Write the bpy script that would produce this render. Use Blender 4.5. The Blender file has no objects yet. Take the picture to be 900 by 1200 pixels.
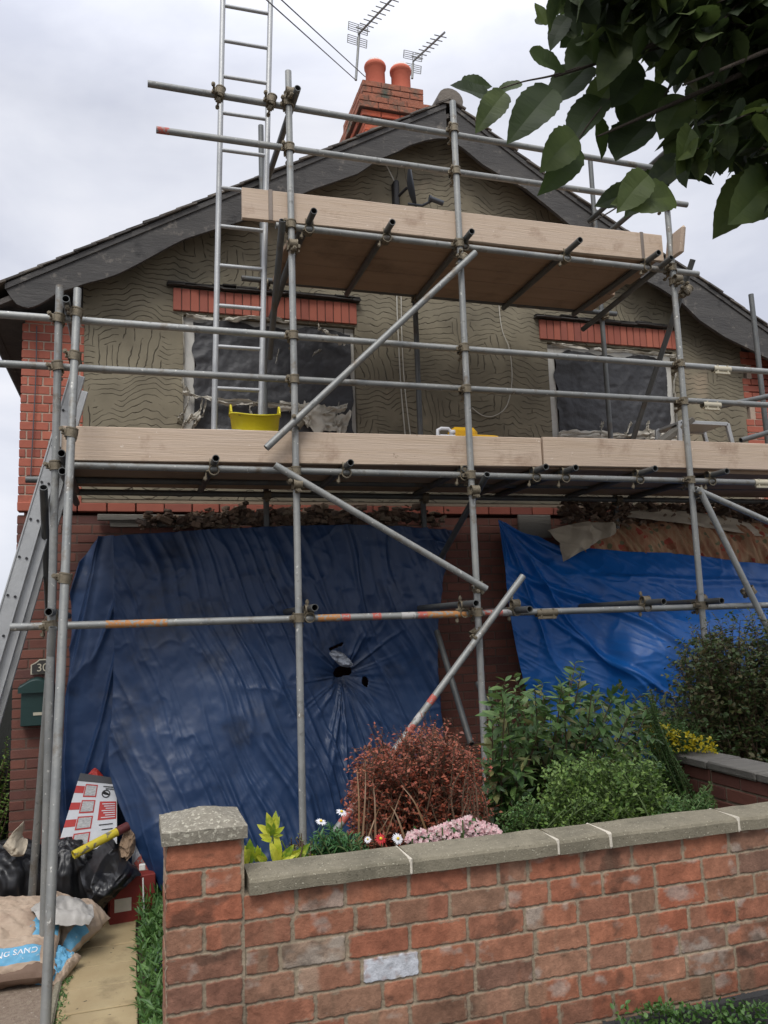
import bpy, math, random
import numpy as np
from mathutils import Vector, Matrix
random.seed(7); RS = np.random.RandomState(11)
S = bpy.context.scene; COL = S.collection
rad = math.radians

# ------------------------------------------------------------------ camera, world, sun, exposure
def nrm(v): v = np.array(v, float); return v/np.linalg.norm(v)
_z = nrm([-236, -6900, 950]); _x = nrm([3090, 25, 950]); _x = nrm(_x-_z*_x.dot(_z)); _y = np.cross(_z, _x)
if _y[2] < 0: _y = -_y
CR = np.array([_x, _y, _z]); CC = np.array([0, 0, 1.65]); CF = 950.0
cam_d = bpy.data.cameras.new('camera'); cam = bpy.data.objects.new('camera', cam_d); COL.objects.link(cam)
cam_d.sensor_fit = 'VERTICAL'; cam_d.sensor_height = 36; cam_d.sensor_width = 27; cam_d.lens = CF/1200*36
cam_d.clip_start = .05; cam_d.clip_end = 500
m = Matrix([[CR[i][0], -CR[i][1], -CR[i][2], CC[i]] for i in range(3)]+[[0, 0, 0, 1]])
cam.matrix_world = m
S.camera = cam
def at(px, py, Y=None, Z=None, X=None):
    """survey point of the place: a sight line of the photograph met with a real plane Y=, Z= or X="""
    d = CR@np.array([px-450, py-600, CF])
    t = (Y-CC[1])/d[1] if Y is not None else ((Z-CC[2])/d[2] if Z is not None else (X-CC[0])/d[0])
    return CC+t*d

SUN_EL, SUN_AZ = 52, 205     # direction the light comes from (azimuth, clockwise from +Y)
w = bpy.data.worlds.new('World'); S.world = w; w.use_nodes = True
nt = w.node_tree; nt.nodes.clear()
def N(nt, t, **k):
    n = nt.nodes.new(t)
    for a, b in k.items():
        if a.startswith('i_'): n.inputs[a[2:]].default_value = b
        else: setattr(n, a, b)
    return n
out = N(nt, 'ShaderNodeOutputWorld')
sky = N(nt, 'ShaderNodeTexSky', sky_type='NISHITA', sun_disc=False, sun_elevation=rad(SUN_EL), sun_rotation=rad(SUN_AZ))
bg1 = N(nt, 'ShaderNodeBackground'); bg1.inputs[1].default_value = .1
nt.links.new(sky.outputs[0], bg1.inputs[0])
tc = N(nt, 'ShaderNodeTexCoord')
mp = N(nt, 'ShaderNodeMapping'); mp.inputs['Scale'].default_value = (1, 1, 2.2)
nt.links.new(tc.outputs['Generated'], mp.inputs[0])
no = N(nt, 'ShaderNodeTexNoise'); no.inputs['Scale'].default_value = 2.6; no.inputs['Detail'].default_value = 6; no.inputs['Roughness'].default_value = .52; no.inputs['Distortion'].default_value = .3
nt.links.new(mp.outputs[0], no.inputs[0])
cr = N(nt, 'ShaderNodeValToRGB'); e = cr.color_ramp.elements
e[0].position = .34; e[0].color = (.50, .52, .60, 1); e[1].position = .66; e[1].color = (.76, .76, .80, 1)
x = cr.color_ramp.elements.new(.5); x.color = (.63, .645, .71, 1)
nt.links.new(no.outputs[0], cr.inputs[0])
sep = N(nt, 'ShaderNodeSeparateXYZ'); nt.links.new(tc.outputs['Generated'], sep.inputs[0])
mr = N(nt, 'ShaderNodeMapRange'); mr.inputs[1].default_value = .55; mr.inputs[2].default_value = 1; mr.inputs[3].default_value = 1.0; mr.inputs[4].default_value = 2.6
nt.links.new(sep.outputs[2], mr.inputs[0])
bg2 = N(nt, 'ShaderNodeBackground'); nt.links.new(cr.outputs[0], bg2.inputs[0]); nt.links.new(mr.outputs[0], bg2.inputs[1])
mx = N(nt, 'ShaderNodeMixShader'); mx.inputs[0].default_value = .93
nt.links.new(bg1.outputs[0], mx.inputs[1]); nt.links.new(bg2.outputs[0], mx.inputs[2]); nt.links.new(mx.outputs[0], out.inputs[0])
sl = bpy.data.lights.new('sun', 'SUN'); sl.energy = 1.5; sl.angle = rad(24); sl.color = (1, .97, .92)
so = bpy.data.objects.new('sun', sl); COL.objects.link(so)
az, el = rad(SUN_AZ), rad(SUN_EL)
dirv = Vector((math.sin(az)*math.cos(el), math.cos(az)*math.cos(el), math.sin(el)))
so.rotation_euler = dirv.to_track_quat('Z', 'Y').to_euler()
vs = S.view_settings; S.display_settings.display_device = 'sRGB'
vs.view_transform = 'Standard'; vs.look = 'None'; vs.gamma = 1; vs.exposure = .38
try: vs.use_curve_mapping = False
except Exception: pass

# ------------------------------------------------------------------ mesh and object helpers
def hsh(ix, iy, iz):
    h = (ix*374761393+iy*668265263+iz*1274126177) & 0xffffffff
    h = ((h ^ (h >> 13))*1103515245) & 0xffffffff
    h = ((h ^ (h >> 15))*2246822519) & 0xffffffff
    return ((h ^ (h >> 16)) & 0xffff)/65535.0
def vn(x, y, z=0.0):
    x, y, z = np.broadcast_arrays(np.asarray(x, float), np.asarray(y, float), np.asarray(z, float))
    ix, iy, iz = [np.floor(q).astype(np.int64) for q in (x, y, z)]
    fx, fy, fz = x-ix, y-iy, z-iz
    fx, fy, fz = [q*q*(3-2*q) for q in (fx, fy, fz)]
    r = 0
    for a in (0, 1):
        for b in (0, 1):
            for c in (0, 1):
                r = r+hsh(ix+a, iy+b, iz+c)*(fx if a else 1-fx)*(fy if b else 1-fy)*(fz if c else 1-fz)
    return r*2-1
def fbm(x, y, z=0.0, o=4):
    r = 0; a = 1; f = 1
    for i in range(o): r = r+a*vn(x*f+i*17.3, y*f+i*5.1, np.asarray(z)*f+i*9.7); a *= .5; f *= 2.03
    return r
def srgb(r, g, b):
    f = lambda c: ((c/255+.055)/1.055)**2.4 if c/255 > .04045 else c/255/12.92
    return (f(r), f(g), f(b), 1)
def orth(d):
    d = nrm(d); u = np.cross(d, [0, 0, 1.0] if abs(d[2]) < .9 else [1.0, 0, 0]); u = nrm(u); return u, np.cross(d, u)
def wloc(o):
    p = np.zeros(3)
    while o is not None: p += np.array(o.location); o = o.parent
    return p
class MB:
    def __init__(s): s.v = []; s.f = []; s.m = []; s.n = 0; s.sm = []
    def add(s, V, F, mi=0, smooth=False):
        V = np.asarray(V, float).reshape(-1, 3); s.v.append(V)
        for f in F: s.f.append([i+s.n for i in f]); s.m.append(mi); s.sm.append(smooth)
        s.n += len(V)
    def box(s, c, d, R=None, mi=0, bev=0, jit=0):
        hx, hy, hz = [q/2 for q in d]; b = min(bev, hx*.9, hy*.9, hz*.9)
        if b <= 0:
            V = [(a*hx, e*hy, g*hz) for a in (-1, 1) for e in (-1, 1) for g in (-1, 1)]
            F = [(0, 1, 3, 2), (4, 6, 7, 5), (0, 4, 5, 1), (2, 3, 7, 6), (0, 2, 6, 4), (1, 5, 7, 3)]
        else:
            V = []; idx = {}
            for a in (-1, 1):
                for e in (-1, 1):
                    for g in (-1, 1):
                        for k in range(3):
                            p = [a*(hx-b), e*(hy-b), g*(hz-b)]; p[k] = (a*hx, e*hy, g*hz)[k]
                            idx[(a, e, g, k)] = len(V); V.append(p)
            F = []
            for k in range(3):
                o1, o2 = [q for q in range(3) if q != k]
                for sg in (-1, 1):
                    q = []
                    for (p1, p2) in ((-1, -1), (1, -1), (1, 1), (-1, 1)):
                        t = [0, 0, 0]; t[k] = sg; t[o1] = p1; t[o2] = p2; q.append(idx[(*t, k)])
                    F.append(q)
            for k in range(3):      # edges along k
                o1, o2 = [q for q in range(3) if q != k]
                for p1 in (-1, 1):
                    for p2 in (-1, 1):
                        q = []
                        for (sg, kk) in ((-1, o1), (1, o1), (1, o2), (-1, o2)):
                            t = [0, 0, 0]; t[k] = sg; t[o1] = p1; t[o2] = p2; q.append(idx[(*t, kk)])
                        F.append(q)
            for a in (-1, 1):
                for e in (-1, 1):
                    for g in (-1, 1): F.append([idx[(a, e, g, k)] for k in range(3)])
        V = np.array(V, float)
        if jit: V = V+RS.uniform(-jit, jit, V.shape)
        if R is not None: V = V@np.array(R).T
        s.add(V+np.array(c), F, mi)
    def tube(s, p0, p1, r, seg=12, mi=0, hollow=True, r1=None):
        p0 = np.array(p0, float); p1 = np.array(p1, float); u, w_ = orth(p1-p0); r1 = r if r1 is None else r1
        a = np.linspace(0, 2*math.pi, seg, endpoint=False); ring = np.outer(np.cos(a), u)+np.outer(np.sin(a), w_)
        V = [p0+ring*r, p1+ring*r1]; F = [(i, (i+1) % seg, seg+(i+1) % seg, seg+i) for i in range(seg)]
        s.add(np.vstack(V), F, mi, True)
        if hollow:
            ri = r*.82; V = np.vstack([p0+ring*r, p0+ring*ri, p1+ring*ri, p1+ring*r])
            F = [(i, (i+1) % seg, seg+(i+1) % seg, seg+i) for i in range(seg)]+[(2*seg+i, 2*seg+(i+1) % seg, 3*seg+(i+1) % seg, 3*seg+i) for i in range(seg)]
            s.add(V, F, mi); F = [(i, (i+1) % seg, seg+(i+1) % seg, seg+i) for i in range(seg)]
            s.add(np.vstack([p0+ring*ri, p1+ring*ri]), F, mi, True)
        else:
            s.add(np.vstack([p0+ring*r, p1+ring*r1]), [list(range(seg)), list(range(seg, 2*seg))], mi)
    def path(s, pts, r, seg=8, mi=0, cap=True):
        pts = [np.array(p, float) for p in pts]; rs = [r]*len(pts) if np.isscalar(r) else r
        V = []; u = None
        for i, p in enumerate(pts):
            d = pts[min(i+1, len(pts)-1)]-pts[max(i-1, 0)]; d = nrm(d)
            if u is None: u, w_ = orth(d)
            else:
                u = u-d*u.dot(d); u = nrm(u); w_ = np.cross(d, u)
            for k in range(seg):
                a = 2*math.pi*k/seg; V.append(p+(u*math.cos(a)+w_*math.sin(a))*rs[i])
        F = []
        for i in range(len(pts)-1):
            for k in range(seg): F.append((i*seg+k, i*seg+(k+1) % seg, (i+1)*seg+(k+1) % seg, (i+1)*seg+k))
        s.add(V, F, mi, True)
        if cap: s.add(V[:seg]+V[-seg:], [list(range(seg)), list(range(seg, 2*seg))], mi)
    def grid(s, P, mi=0, smooth=True, mask=None, wrap=False, wrapv=False):
        P = np.asarray(P, float); a, b = P.shape[:2]; F = []
        for i in range(a if wrapv else a-1):
            for j in range(b if wrap else b-1):
                if mask is not None and not mask[i, j]: continue
                j2 = (j+1) % b; i2 = (i+1) % a
                F.append((i*b+j, i*b+j2, i2*b+j2, i2*b+j))
        s.add(P.reshape(-1, 3), F, mi, smooth)
    def prism(s, poly, axis_vec, mi=0):
        P = np.array(poly, float); n_ = len(P); V = np.vstack([P, P+np.array(axis_vec)])
        F = [list(range(n_)), list(range(2*n_-1, n_-1, -1))]+[(i, (i+1) % n_, n_+(i+1) % n_, n_+i) for i in range(n_)]
        s.add(V, F, mi)
    def lathe(s, prof, c, seg=24, mi=0, ax=(0, 0, 1)):
        u, w_ = orth(ax); ax = nrm(ax); a = np.linspace(0, 2*math.pi, seg, endpoint=False)
        P = np.array([[np.array(c)+ax*h+(u*math.cos(t)+w_*math.sin(t))*r for t in a] for r, h in prof])
        s.grid(P, mi, True, wrap=True)
    def build(s, name, mats, parent=None, solid=0, normals=True):
        V = np.vstack(s.v)
        if parent is not None: base = wloc(parent)
        else:
            lo, hi = V.min(0), V.max(0); base = np.array([(lo[0]+hi[0])/2, (lo[1]+hi[1])/2, lo[2]])
        me = bpy.data.meshes.new(name); me.from_pydata((V-base).tolist(), [], s.f)
        if not isinstance(mats, (list, tuple)): mats = [mats]
        for q in mats: me.materials.append(q)
        me.polygons.foreach_set('material_index', s.m); me.polygons.foreach_set('use_smooth', s.sm); me.update()
        if normals:
            import bmesh
            bm = bmesh.new(); bm.from_mesh(me); bmesh.ops.recalc_face_normals(bm, faces=bm.faces); bm.to_mesh(me); bm.free()
        o = bpy.data.objects.new(name, me); COL.objects.link(o)
        if parent is not None: o.parent = parent
        else: o.location = base
        if solid:
            md = o.modifiers.new('solid', 'SOLIDIFY'); md.thickness = solid; md.offset = 0
        return o
def tag(o, label=None, cat=None, group=None, kind=None):
    if label: o['label'] = label
    if cat: o['category'] = cat
    if group: o['group'] = group
    if kind: o['kind'] = kind
    return o
def thing(name, loc, label, cat, group=None):
    o = bpy.data.objects.new(name, None); COL.objects.link(o); o.location = loc; o.empty_display_size = .1
    return tag(o, label, cat, group)
def cam_spline(P, n_):
    """Catmull-Rom resample along axis 0"""
    P = np.asarray(P, float); k = len(P); out_ = []
    for t in np.linspace(0, k-1, n_):
        i = min(int(t), k-2); f = t-i
        p0, p1, p2, p3 = P[max(i-1, 0)], P[i], P[i+1], P[min(i+2, k-1)]
        out_.append(.5*((2*p1)+(-p0+p2)*f+(2*p0-5*p1+4*p2-p3)*f*f+(-p0+3*p1-3*p2+p3)*f**3))
    return np.array(out_)
def patch(ctrl, nu, nv):
    A = cam_spline(np.array(ctrl, float), nv)                   # rows
    return np.swapaxes(cam_spline(np.swapaxes(A, 0, 1), nu), 0, 1)
def normals_of(P):
    du = np.gradient(P, axis=1); dv = np.gradient(P, axis=0); n_ = np.cross(du, dv)
    return n_/np.maximum(np.linalg.norm(n_, axis=2, keepdims=True), 1e-9)

# ------------------------------------------------------------------ materials
def mat(name, cols, scale=4, detail=5, rough=.8, metal=0, bump=.3, bscale=None, island=False, stain=None, aniso=(1, 1, 1),
        spots=None, bdist=.02, rough_var=0, mixn=.55, trans=0, spec=.5, sub=None, dist=0, ridged=0, objrand=0):
    """cols = [(pos,(r,g,b,1))...] ramp; island: random per brick/leaf, else noise. stain=(colour,scale,lo,hi). spots=(colour,scale,thr)"""
    M = bpy.data.materials.new(name); M.use_nodes = True; nt = M.node_tree; nt.nodes.clear(); L = nt.links.new
    out = N(nt, 'ShaderNodeOutputMaterial'); b = N(nt, 'ShaderNodeBsdfPrincipled'); L(b.outputs[0], out.inputs[0])
    b.inputs['Roughness'].default_value = rough; b.inputs['Metallic'].default_value = metal
    b.inputs['Specular IOR Level'].default_value = spec
    tc = N(nt, 'ShaderNodeTexCoord'); mp = N(nt, 'ShaderNodeMapping'); mp.inputs['Scale'].default_value = aniso; L(tc.outputs['Object'], mp.inputs[0])
    ns = N(nt, 'ShaderNodeTexNoise'); ns.inputs['Scale'].default_value = scale; ns.inputs['Detail'].default_value = detail; ns.inputs['Roughness'].default_value = .6; ns.inputs['Distortion'].default_value = dist
    L(mp.outputs[0], ns.inputs[0])
    r = N(nt, 'ShaderNodeValToRGB'); el_ = r.color_ramp.elements
    while len(el_) > 1: el_.remove(el_[-1])
    el_[0].position, el_[0].color = cols[0]
    for p, c in cols[1:]: q = el_.new(p); q.color = c
    if island:
        g = N(nt, 'ShaderNodeNewGeometry')
        ma = N(nt, 'ShaderNodeMath', operation='MULTIPLY_ADD'); mb_ = N(nt, 'ShaderNodeMath', operation='SUBTRACT'); L(ns.outputs[0], mb_.inputs[0]); mb_.inputs[1].default_value = .5
        L(mb_.outputs[0], ma.inputs[0]); ma.inputs[1].default_value = mixn; L(g.outputs['Random Per Island'], ma.inputs[2]); L(ma.outputs[0], r.inputs[0])
    else: L(ns.outputs[0], r.inputs[0])
    col = r.outputs[0]
    def mixc(fac, c2):
        nonlocal col
        q = N(nt, 'ShaderNodeMix', data_type='RGBA'); L(fac, q.inputs[0]); L(col, q.inputs[6]); q.inputs[7].default_value = c2; col = q.outputs[2]
    if stain:
        for (c2, sc, lo, hi) in (stain if isinstance(stain, list) else [stain]):
            n2 = N(nt, 'ShaderNodeTexNoise'); n2.inputs['Scale'].default_value = sc; n2.inputs['Detail'].default_value = 7; n2.inputs['Roughness'].default_value = .65; L(tc.outputs['Object'], n2.inputs[0])
            q = N(nt, 'ShaderNodeMapRange'); q.inputs[1].default_value = lo; q.inputs[2].default_value = hi; L(n2.outputs[0], q.inputs[0]); mixc(q.outputs[0], c2)
    if spots:
        c2, sc, thr = spots
        n3 = N(nt, 'ShaderNodeTexNoise'); n3.inputs['Scale'].default_value = sc; n3.inputs['Detail'].default_value = 2; L(tc.outputs['Object'], n3.inputs[0])
        q = N(nt, 'ShaderNodeMapRange'); q.inputs[1].default_value = thr; q.inputs[2].default_value = thr+.05; L(n3.outputs[0], q.inputs[0]); mixc(q.outputs[0], c2)
    if objrand:
        oi = N(nt, 'ShaderNodeObjectInfo'); q = N(nt, 'ShaderNodeMapRange'); L(oi.outputs['Random'], q.inputs[0]); q.inputs[3].default_value = 1-objrand; q.inputs[4].default_value = 1+objrand*.6
        v_ = N(nt, 'ShaderNodeVectorMath', operation='SCALE'); L(col, v_.inputs[0]); L(q.outputs[0], v_.inputs['Scale']); col = v_.outputs[0]
    L(col, b.inputs['Base Color'])
    if rough_var:
        q = N(nt, 'ShaderNodeMapRange'); q.inputs[3].default_value = rough-rough_var; q.inputs[4].default_value = rough+rough_var; L(ns.outputs[0], q.inputs[0]); L(q.outputs[0], b.inputs['Roughness'])
    if bump:
        n4 = N(nt, 'ShaderNodeTexNoise'); n4.inputs['Scale'].default_value = bscale or scale*6; n4.inputs['Detail'].default_value = 6; n4.inputs['Roughness'].default_value = .65; L(mp.outputs[0], n4.inputs[0])
        if ridged: n4.noise_type = 'RIDGED_MULTIFRACTAL'; n4.inputs['Detail'].default_value = 4; n4.inputs['Roughness'].default_value = .5; n4.inputs['Distortion'].default_value = ridged
        bp = N(nt, 'ShaderNodeBump'); bp.inputs['Strength'].default_value = bump; bp.inputs['Distance'].default_value = bdist; L(n4.outputs[0], bp.inputs['Height']); L(bp.outputs[0], b.inputs['Normal'])
    if trans:
        t = N(nt, 'ShaderNodeBsdfTranslucent'); L(col, t.inputs[0]); mxs = N(nt, 'ShaderNodeMixShader'); mxs.inputs[0].default_value = trans
        L(b.outputs[0], mxs.inputs[1]); L(t.outputs[0], mxs.inputs[2]); L(mxs.outputs[0], out.inputs[0])
    return M
def rampc(*cs): return [(i/max(1, len(cs)-1)*.999, srgb(*c)) for i, c in enumerate(cs)]
GARD = rampc((112, 66, 54), (160, 82, 62), (138, 98, 76), (174, 94, 70), (120, 88, 72), (170, 112, 84), (148, 72, 56), (160, 122, 96), (130, 84, 68), (180, 102, 74), (108, 84, 72))
m_gbrick = mat('garden brick', GARD, 9, 6, .9, bump=.55, bscale=60, island=True, mixn=.5, bdist=.006,
               stain=[(srgb(165, 150, 132), 7, .58, .82), (srgb(72, 58, 50), 5, .60, .85)], spots=(srgb(190, 180, 165), 38, .70))
m_gmort = mat('garden mortar', rampc((112, 100, 84), (140, 127, 108), (150, 138, 120)), 12, 6, .95, bump=.8, bscale=120, bdist=.006)
m_coping = mat('concrete coping', rampc((104, 98, 82), (126, 119, 101), (142, 134, 116)), 40, 9, .95, bump=.9, bscale=160, bdist=.004,
               stain=[(srgb(84, 80, 66), 4, .5, .75), (srgb(78, 72, 58), 90, .6, .7)], spots=(srgb(176, 170, 150), 150, .66))
m_cap = mat('pillar cap concrete', rampc((92, 87, 76), (128, 122, 108), (168, 163, 148)), 55, 9, .95, bump=.9, bscale=150, bdist=.004,
            spots=(srgb(170, 165, 148), 90, .58), stain=(srgb(84, 80, 68), 6, .55, .8))
m_joint = mat('pale joint', rampc((190, 182, 165), (214, 206, 190)), 20, 3, .9, bump=.3)
m_whitebrick = mat('white painted brick', rampc((165, 165, 165), (196, 198, 200), (206, 208, 210)), 20, 6, .7, bump=.5, bscale=70, bdist=.006, spots=(srgb(120, 90, 76), 34, .66))
m_plinth = mat('tarred plinth', rampc((38, 38, 40), (50, 50, 50), (62, 60, 58)), 8, 6, .85, bump=.5, stain=(srgb(120, 90, 70), 4, .62, .72))
HB = rampc((150, 84, 68), (168, 96, 76), (158, 88, 70), (178, 104, 82), (144, 80, 66), (172, 98, 78))
m_hbrick = mat('house brick', HB, 5, 5, .85, bump=.4, bscale=50, island=True, mixn=.35, bdist=.006, stain=(srgb(120, 70, 60), 3, .55, .8))
m_hmort = mat('house mortar', rampc((160, 140, 124), (186, 168, 150)), 10, 4, .95, bump=.4)
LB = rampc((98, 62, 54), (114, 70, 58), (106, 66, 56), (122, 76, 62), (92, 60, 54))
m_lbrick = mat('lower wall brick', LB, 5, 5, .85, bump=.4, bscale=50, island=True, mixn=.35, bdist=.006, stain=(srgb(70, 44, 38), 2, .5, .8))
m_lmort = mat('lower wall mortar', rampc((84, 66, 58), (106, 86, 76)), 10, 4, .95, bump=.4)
m_tile = mat('red soldier course', rampc((150, 84, 68), (168, 96, 76), (136, 78, 66), (160, 90, 72)), 5, 4, .85, bump=.3, island=True, mixn=.3, bdist=.005)
m_chim = mat('chimney brick', rampc((190, 92, 62), (206, 108, 74), (176, 82, 58), (212, 116, 80)), 6, 5, .85, bump=.4, island=True, mixn=.4, bdist=.01, stain=(srgb(120, 84, 70), 3, .52, .75))
m_chcap = mat('weathered corbel', rampc((136, 88, 70), (156, 98, 76), (120, 92, 78)), 4, 7, .95, bump=.7, island=False, stain=(srgb(86, 88, 76), 4, .5, .65))
m_pot = mat('terracotta pot', rampc((190, 96, 72), (206, 112, 86)), 5, 4, .8, bump=.15)
m_potrim = mat('mortar flaunching', rampc((190, 182, 176), (214, 208, 204)), 8, 4, .9, bump=.3)
m_barge = mat('grey weathered bargeboard', rampc((54, 53, 53), (74, 72, 70), (96, 93, 89)), 5, 9, .85, bump=.9, aniso=(.6, 1, 2.6), bscale=22, stain=[(srgb(122, 116, 108), 10, .58, .72), (srgb(44, 43, 43), 6, .58, .75)], bdist=.008)
m_tiles = mat('dark roof tile', rampc((74, 71, 68), (96, 91, 86), (116, 108, 98)), 6, 5, .9, bump=.5, island=True)
m_white = mat('white upvc', rampc((196, 194, 188), (216, 214, 208)), 8, 3, .5, bump=.05)
m_frame = mat('white window frame', rampc((168, 166, 158), (200, 198, 190), (186, 182, 172)), 12, 5, .6, bump=.1)
m_alu = mat('aluminium', rampc((150, 151, 150), (172, 173, 172), (184, 185, 184)), 10, 4, .48, metal=.45, bump=.1, rough_var=.1)
m_galv = mat('galvanised tube', rampc((112, 115, 113), (138, 140, 138), (158, 158, 153), (124, 122, 114)), 7, 7, .55, metal=.4, bump=.12, rough_var=.12, stain=[(srgb(112, 96, 76), 6, .56, .72), (srgb(92, 92, 90), 14, .60, .75)], spots=(srgb(206, 204, 196), 38, .68), objrand=.22)
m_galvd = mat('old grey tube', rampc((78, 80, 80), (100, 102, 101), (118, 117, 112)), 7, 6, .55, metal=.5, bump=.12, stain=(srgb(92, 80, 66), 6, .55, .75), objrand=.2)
m_coup = mat('coupler steel', rampc((92, 84, 70), (126, 116, 98), (150, 142, 124)), 30, 5, .6, metal=.55, bump=.3)
m_sleeve = mat('cream sleeve coupler', rampc((176, 168, 146), (202, 194, 172)), 20, 4, .6, metal=.3, bump=.2)
m_orange = mat('orange paint on tube', rampc((150, 112, 76), (178, 122, 70), (140, 126, 108)), 22, 5, .6, bump=.1, spots=(srgb(140, 140, 134), 40, .54))
m_redp = mat('red paint on tube', rampc((168, 84, 74), (184, 96, 84)), 22, 5, .6, bump=.1, spots=(srgb(150, 146, 140), 40, .55))
m_whp = mat('white paint on tube', rampc((166, 162, 158), (186, 184, 180)), 22, 5, .6, bump=.1, spots=(srgb(140, 138, 134), 40, .57))
m_board = mat('timber board', rampc((130, 108, 90), (170, 147, 126), (190, 169, 147), (196, 176, 156), (164, 141, 120), (182, 160, 138)), 2.4, 9, .88, bump=.5, aniso=(.3, 9, 9), bscale=12, bdist=.008, dist=1.2,
              stain=[(srgb(150, 124, 104), 5, .55, .8), (srgb(118, 96, 80), 11, .66, .76)], objrand=.08, spots=(srgb(214, 200, 184), 30, .72))
m_deck = mat('deck board', rampc((140, 118, 98), (166, 142, 120), (184, 160, 138)), 2.5, 7, .9, bump=.3, aniso=(.4, 5, 5), bscale=14, bdist=.006, stain=(srgb(112, 94, 78), 2, .5, .8), island=True, mixn=.6)
m_strap = mat('board end band', rampc((120, 108, 98), (140, 130, 120)), 10, 4, .5, metal=.5, bump=.1)
m_black = mat('black bin liner', rampc((18, 18, 20), (28, 28, 30), (38, 38, 40)), 5, 5, .36, bump=.6, bscale=7, bdist=.012, ridged=.6)
m_sack = mat('paper sand sack', rampc((148, 126, 108), (168, 148, 128), (184, 166, 146)), 7, 6, .8, bump=.5, bscale=22, bdist=.01, stain=(srgb(126, 100, 84), 4, .55, .8))
m_sackblue = mat('sky blue print', rampc((84, 146, 180), (104, 164, 194)), 9, 5, .7, bump=.5, bscale=22, bdist=.01, spots=(srgb(170, 186, 190), 40, .66))
m_sackd = mat('damp brown sack', rampc((96, 76, 62), (116, 94, 78)), 7, 6, .8, bump=.5, bscale=22, bdist=.01)
m_plastic = mat('dusty clear plastic', rampc((168, 164, 156), (196, 192, 186)), 9, 5, .45, bump=.5, bscale=22, bdist=.01, trans=.2)
m_print_w = mat('printed white board', rampc((192, 194, 198), (212, 214, 216)), 9, 3, .6, bump=.1)
m_print_r = mat('printed red', rampc((168, 42, 40), (184, 54, 50)), 9, 3, .6, bump=.05)
m_print_g = mat('printed grey picture', rampc((84, 84, 86), (150, 150, 150), (190, 190, 188), (110, 108, 106)), 60, 3, .6, bump=.05, aniso=(1, 1, 3))
m_print_d = mat('printed dark grey', rampc((56, 56, 60), (74, 74, 76)), 9, 3, .6, bump=.05)
m_ink = mat('black print', rampc((30, 30, 32), (36, 36, 40)), 9, 2, .6, bump=0)
m_yellow = mat('yellow plastic', rampc((206, 190, 26), (222, 206, 40)), 8, 4, .45, bump=.1, spots=(srgb(160, 140, 60), 24, .68))
m_amber = mat('amber plastic', rampc((222, 168, 20), (236, 184, 34)), 8, 3, .45, bump=.1)
m_jug = mat('white jug plastic', rampc((206, 206, 208), (224, 224, 226)), 8, 2, .4, bump=.05)
m_purple = mat('purple label', rampc((70, 50, 120), (84, 64, 140)), 8, 2, .5, bump=0)
m_poley = mat('dirty yellow tube', rampc((190, 172, 40), (210, 190, 50), (150, 140, 80)), 12, 5, .6, bump=.2, spots=(srgb(120, 112, 90), 26, .6))
m_maroon = mat('dark red rubber', rampc((84, 34, 36), (100, 44, 44)), 12, 4, .6, bump=.2)
m_redbox = mat('red carton', rampc((112, 36, 30), (134, 46, 38)), 6, 4, .7, bump=.15)
m_redbag = mat('red plastic', rampc((176, 42, 34), (196, 56, 44)), 6, 4, .4, bump=.4, trans=.15)
m_green = mat('green painted metal', rampc((24, 50, 48), (32, 60, 57)), 6, 3, .45, bump=.05)
m_gold = mat('pale lettering', rampc((176, 170, 150), (190, 184, 164)), 8, 2, .6, bump=0)
m_darksign = mat('dark slate plaque', rampc((46, 44, 42), (58, 54, 50)), 8, 3, .6, bump=.1)
m_fence = mat('dark timber gate', rampc((30, 32, 30), (42, 44, 40)), 5, 5, .8, bump=.3, aniso=(5, 5, .5))
m_membr = mat('black window membrane', rampc((38, 38, 40), (54, 54, 56), (66, 66, 68)), 4, 6, .55, bump=.5, bscale=14, bdist=.02, rough_var=.1)
m_torn = mat('torn white film', rampc((176, 168, 152), (206, 200, 186), (222, 218, 208)), 12, 5, .6, bump=.4, trans=.2)
m_wood_old = mat('weathered wood', rampc((92, 90, 84), (116, 112, 104), (134, 130, 120)), 5, 6, .9, bump=.5, aniso=(.5, 4, 4))
m_rubble = mat('broken masonry', rampc((84, 70, 60), (112, 88, 72), (140, 118, 98), (92, 80, 72), (126, 106, 88), (150, 134, 114)), 12, 6, .95, bump=.8, bscale=40, island=True)
m_felt = mat('old grey felt', rampc((50, 48, 46), (66, 62, 58)), 7, 5, .9, bump=.5)
m_cloth = mat('dirty cream cloth', rampc((172, 160, 140), (196, 184, 164)), 6, 5, .9, bump=.3)
m_soil = mat('garden soil', rampc((50, 42, 34), (70, 58, 46), (60, 52, 42)), 8, 8, .95, bump=.8, bscale=50)
m_pave = mat('asphalt', rampc((62, 62, 62), (74, 73, 72)), 40, 6, .9, bump=.5, bscale=200)
m_slab = mat('sandy paving', rampc((138, 120, 88), (160, 140, 104), (172, 154, 118), (150, 130, 96)), 4, 8, .9, bump=.5, bscale=70, bdist=.006, stain=[(srgb(110, 94, 68), 3, .55, .75)], spots=(srgb(84, 74, 60), 26, .71))
m_aggr = mat('exposed aggregate', rampc((96, 82, 70), (126, 108, 92), (150, 134, 116), (110, 96, 80)), 36, 6, .9, bump=.8, bscale=90, spots=(srgb(190, 180, 166), 50, .68))
m_dish = mat('dark grey metal', rampc((50, 54, 60), (62, 66, 72)), 6, 3, .5, bump=.05)
m_cable = mat('pale cable', rampc((176, 172, 160), (196, 192, 180)), 8, 2, .6, bump=0)
m_wire = mat('dark wire', rampc((70, 70, 76), (84, 84, 90)), 8, 2, .6, bump=0)

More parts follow.
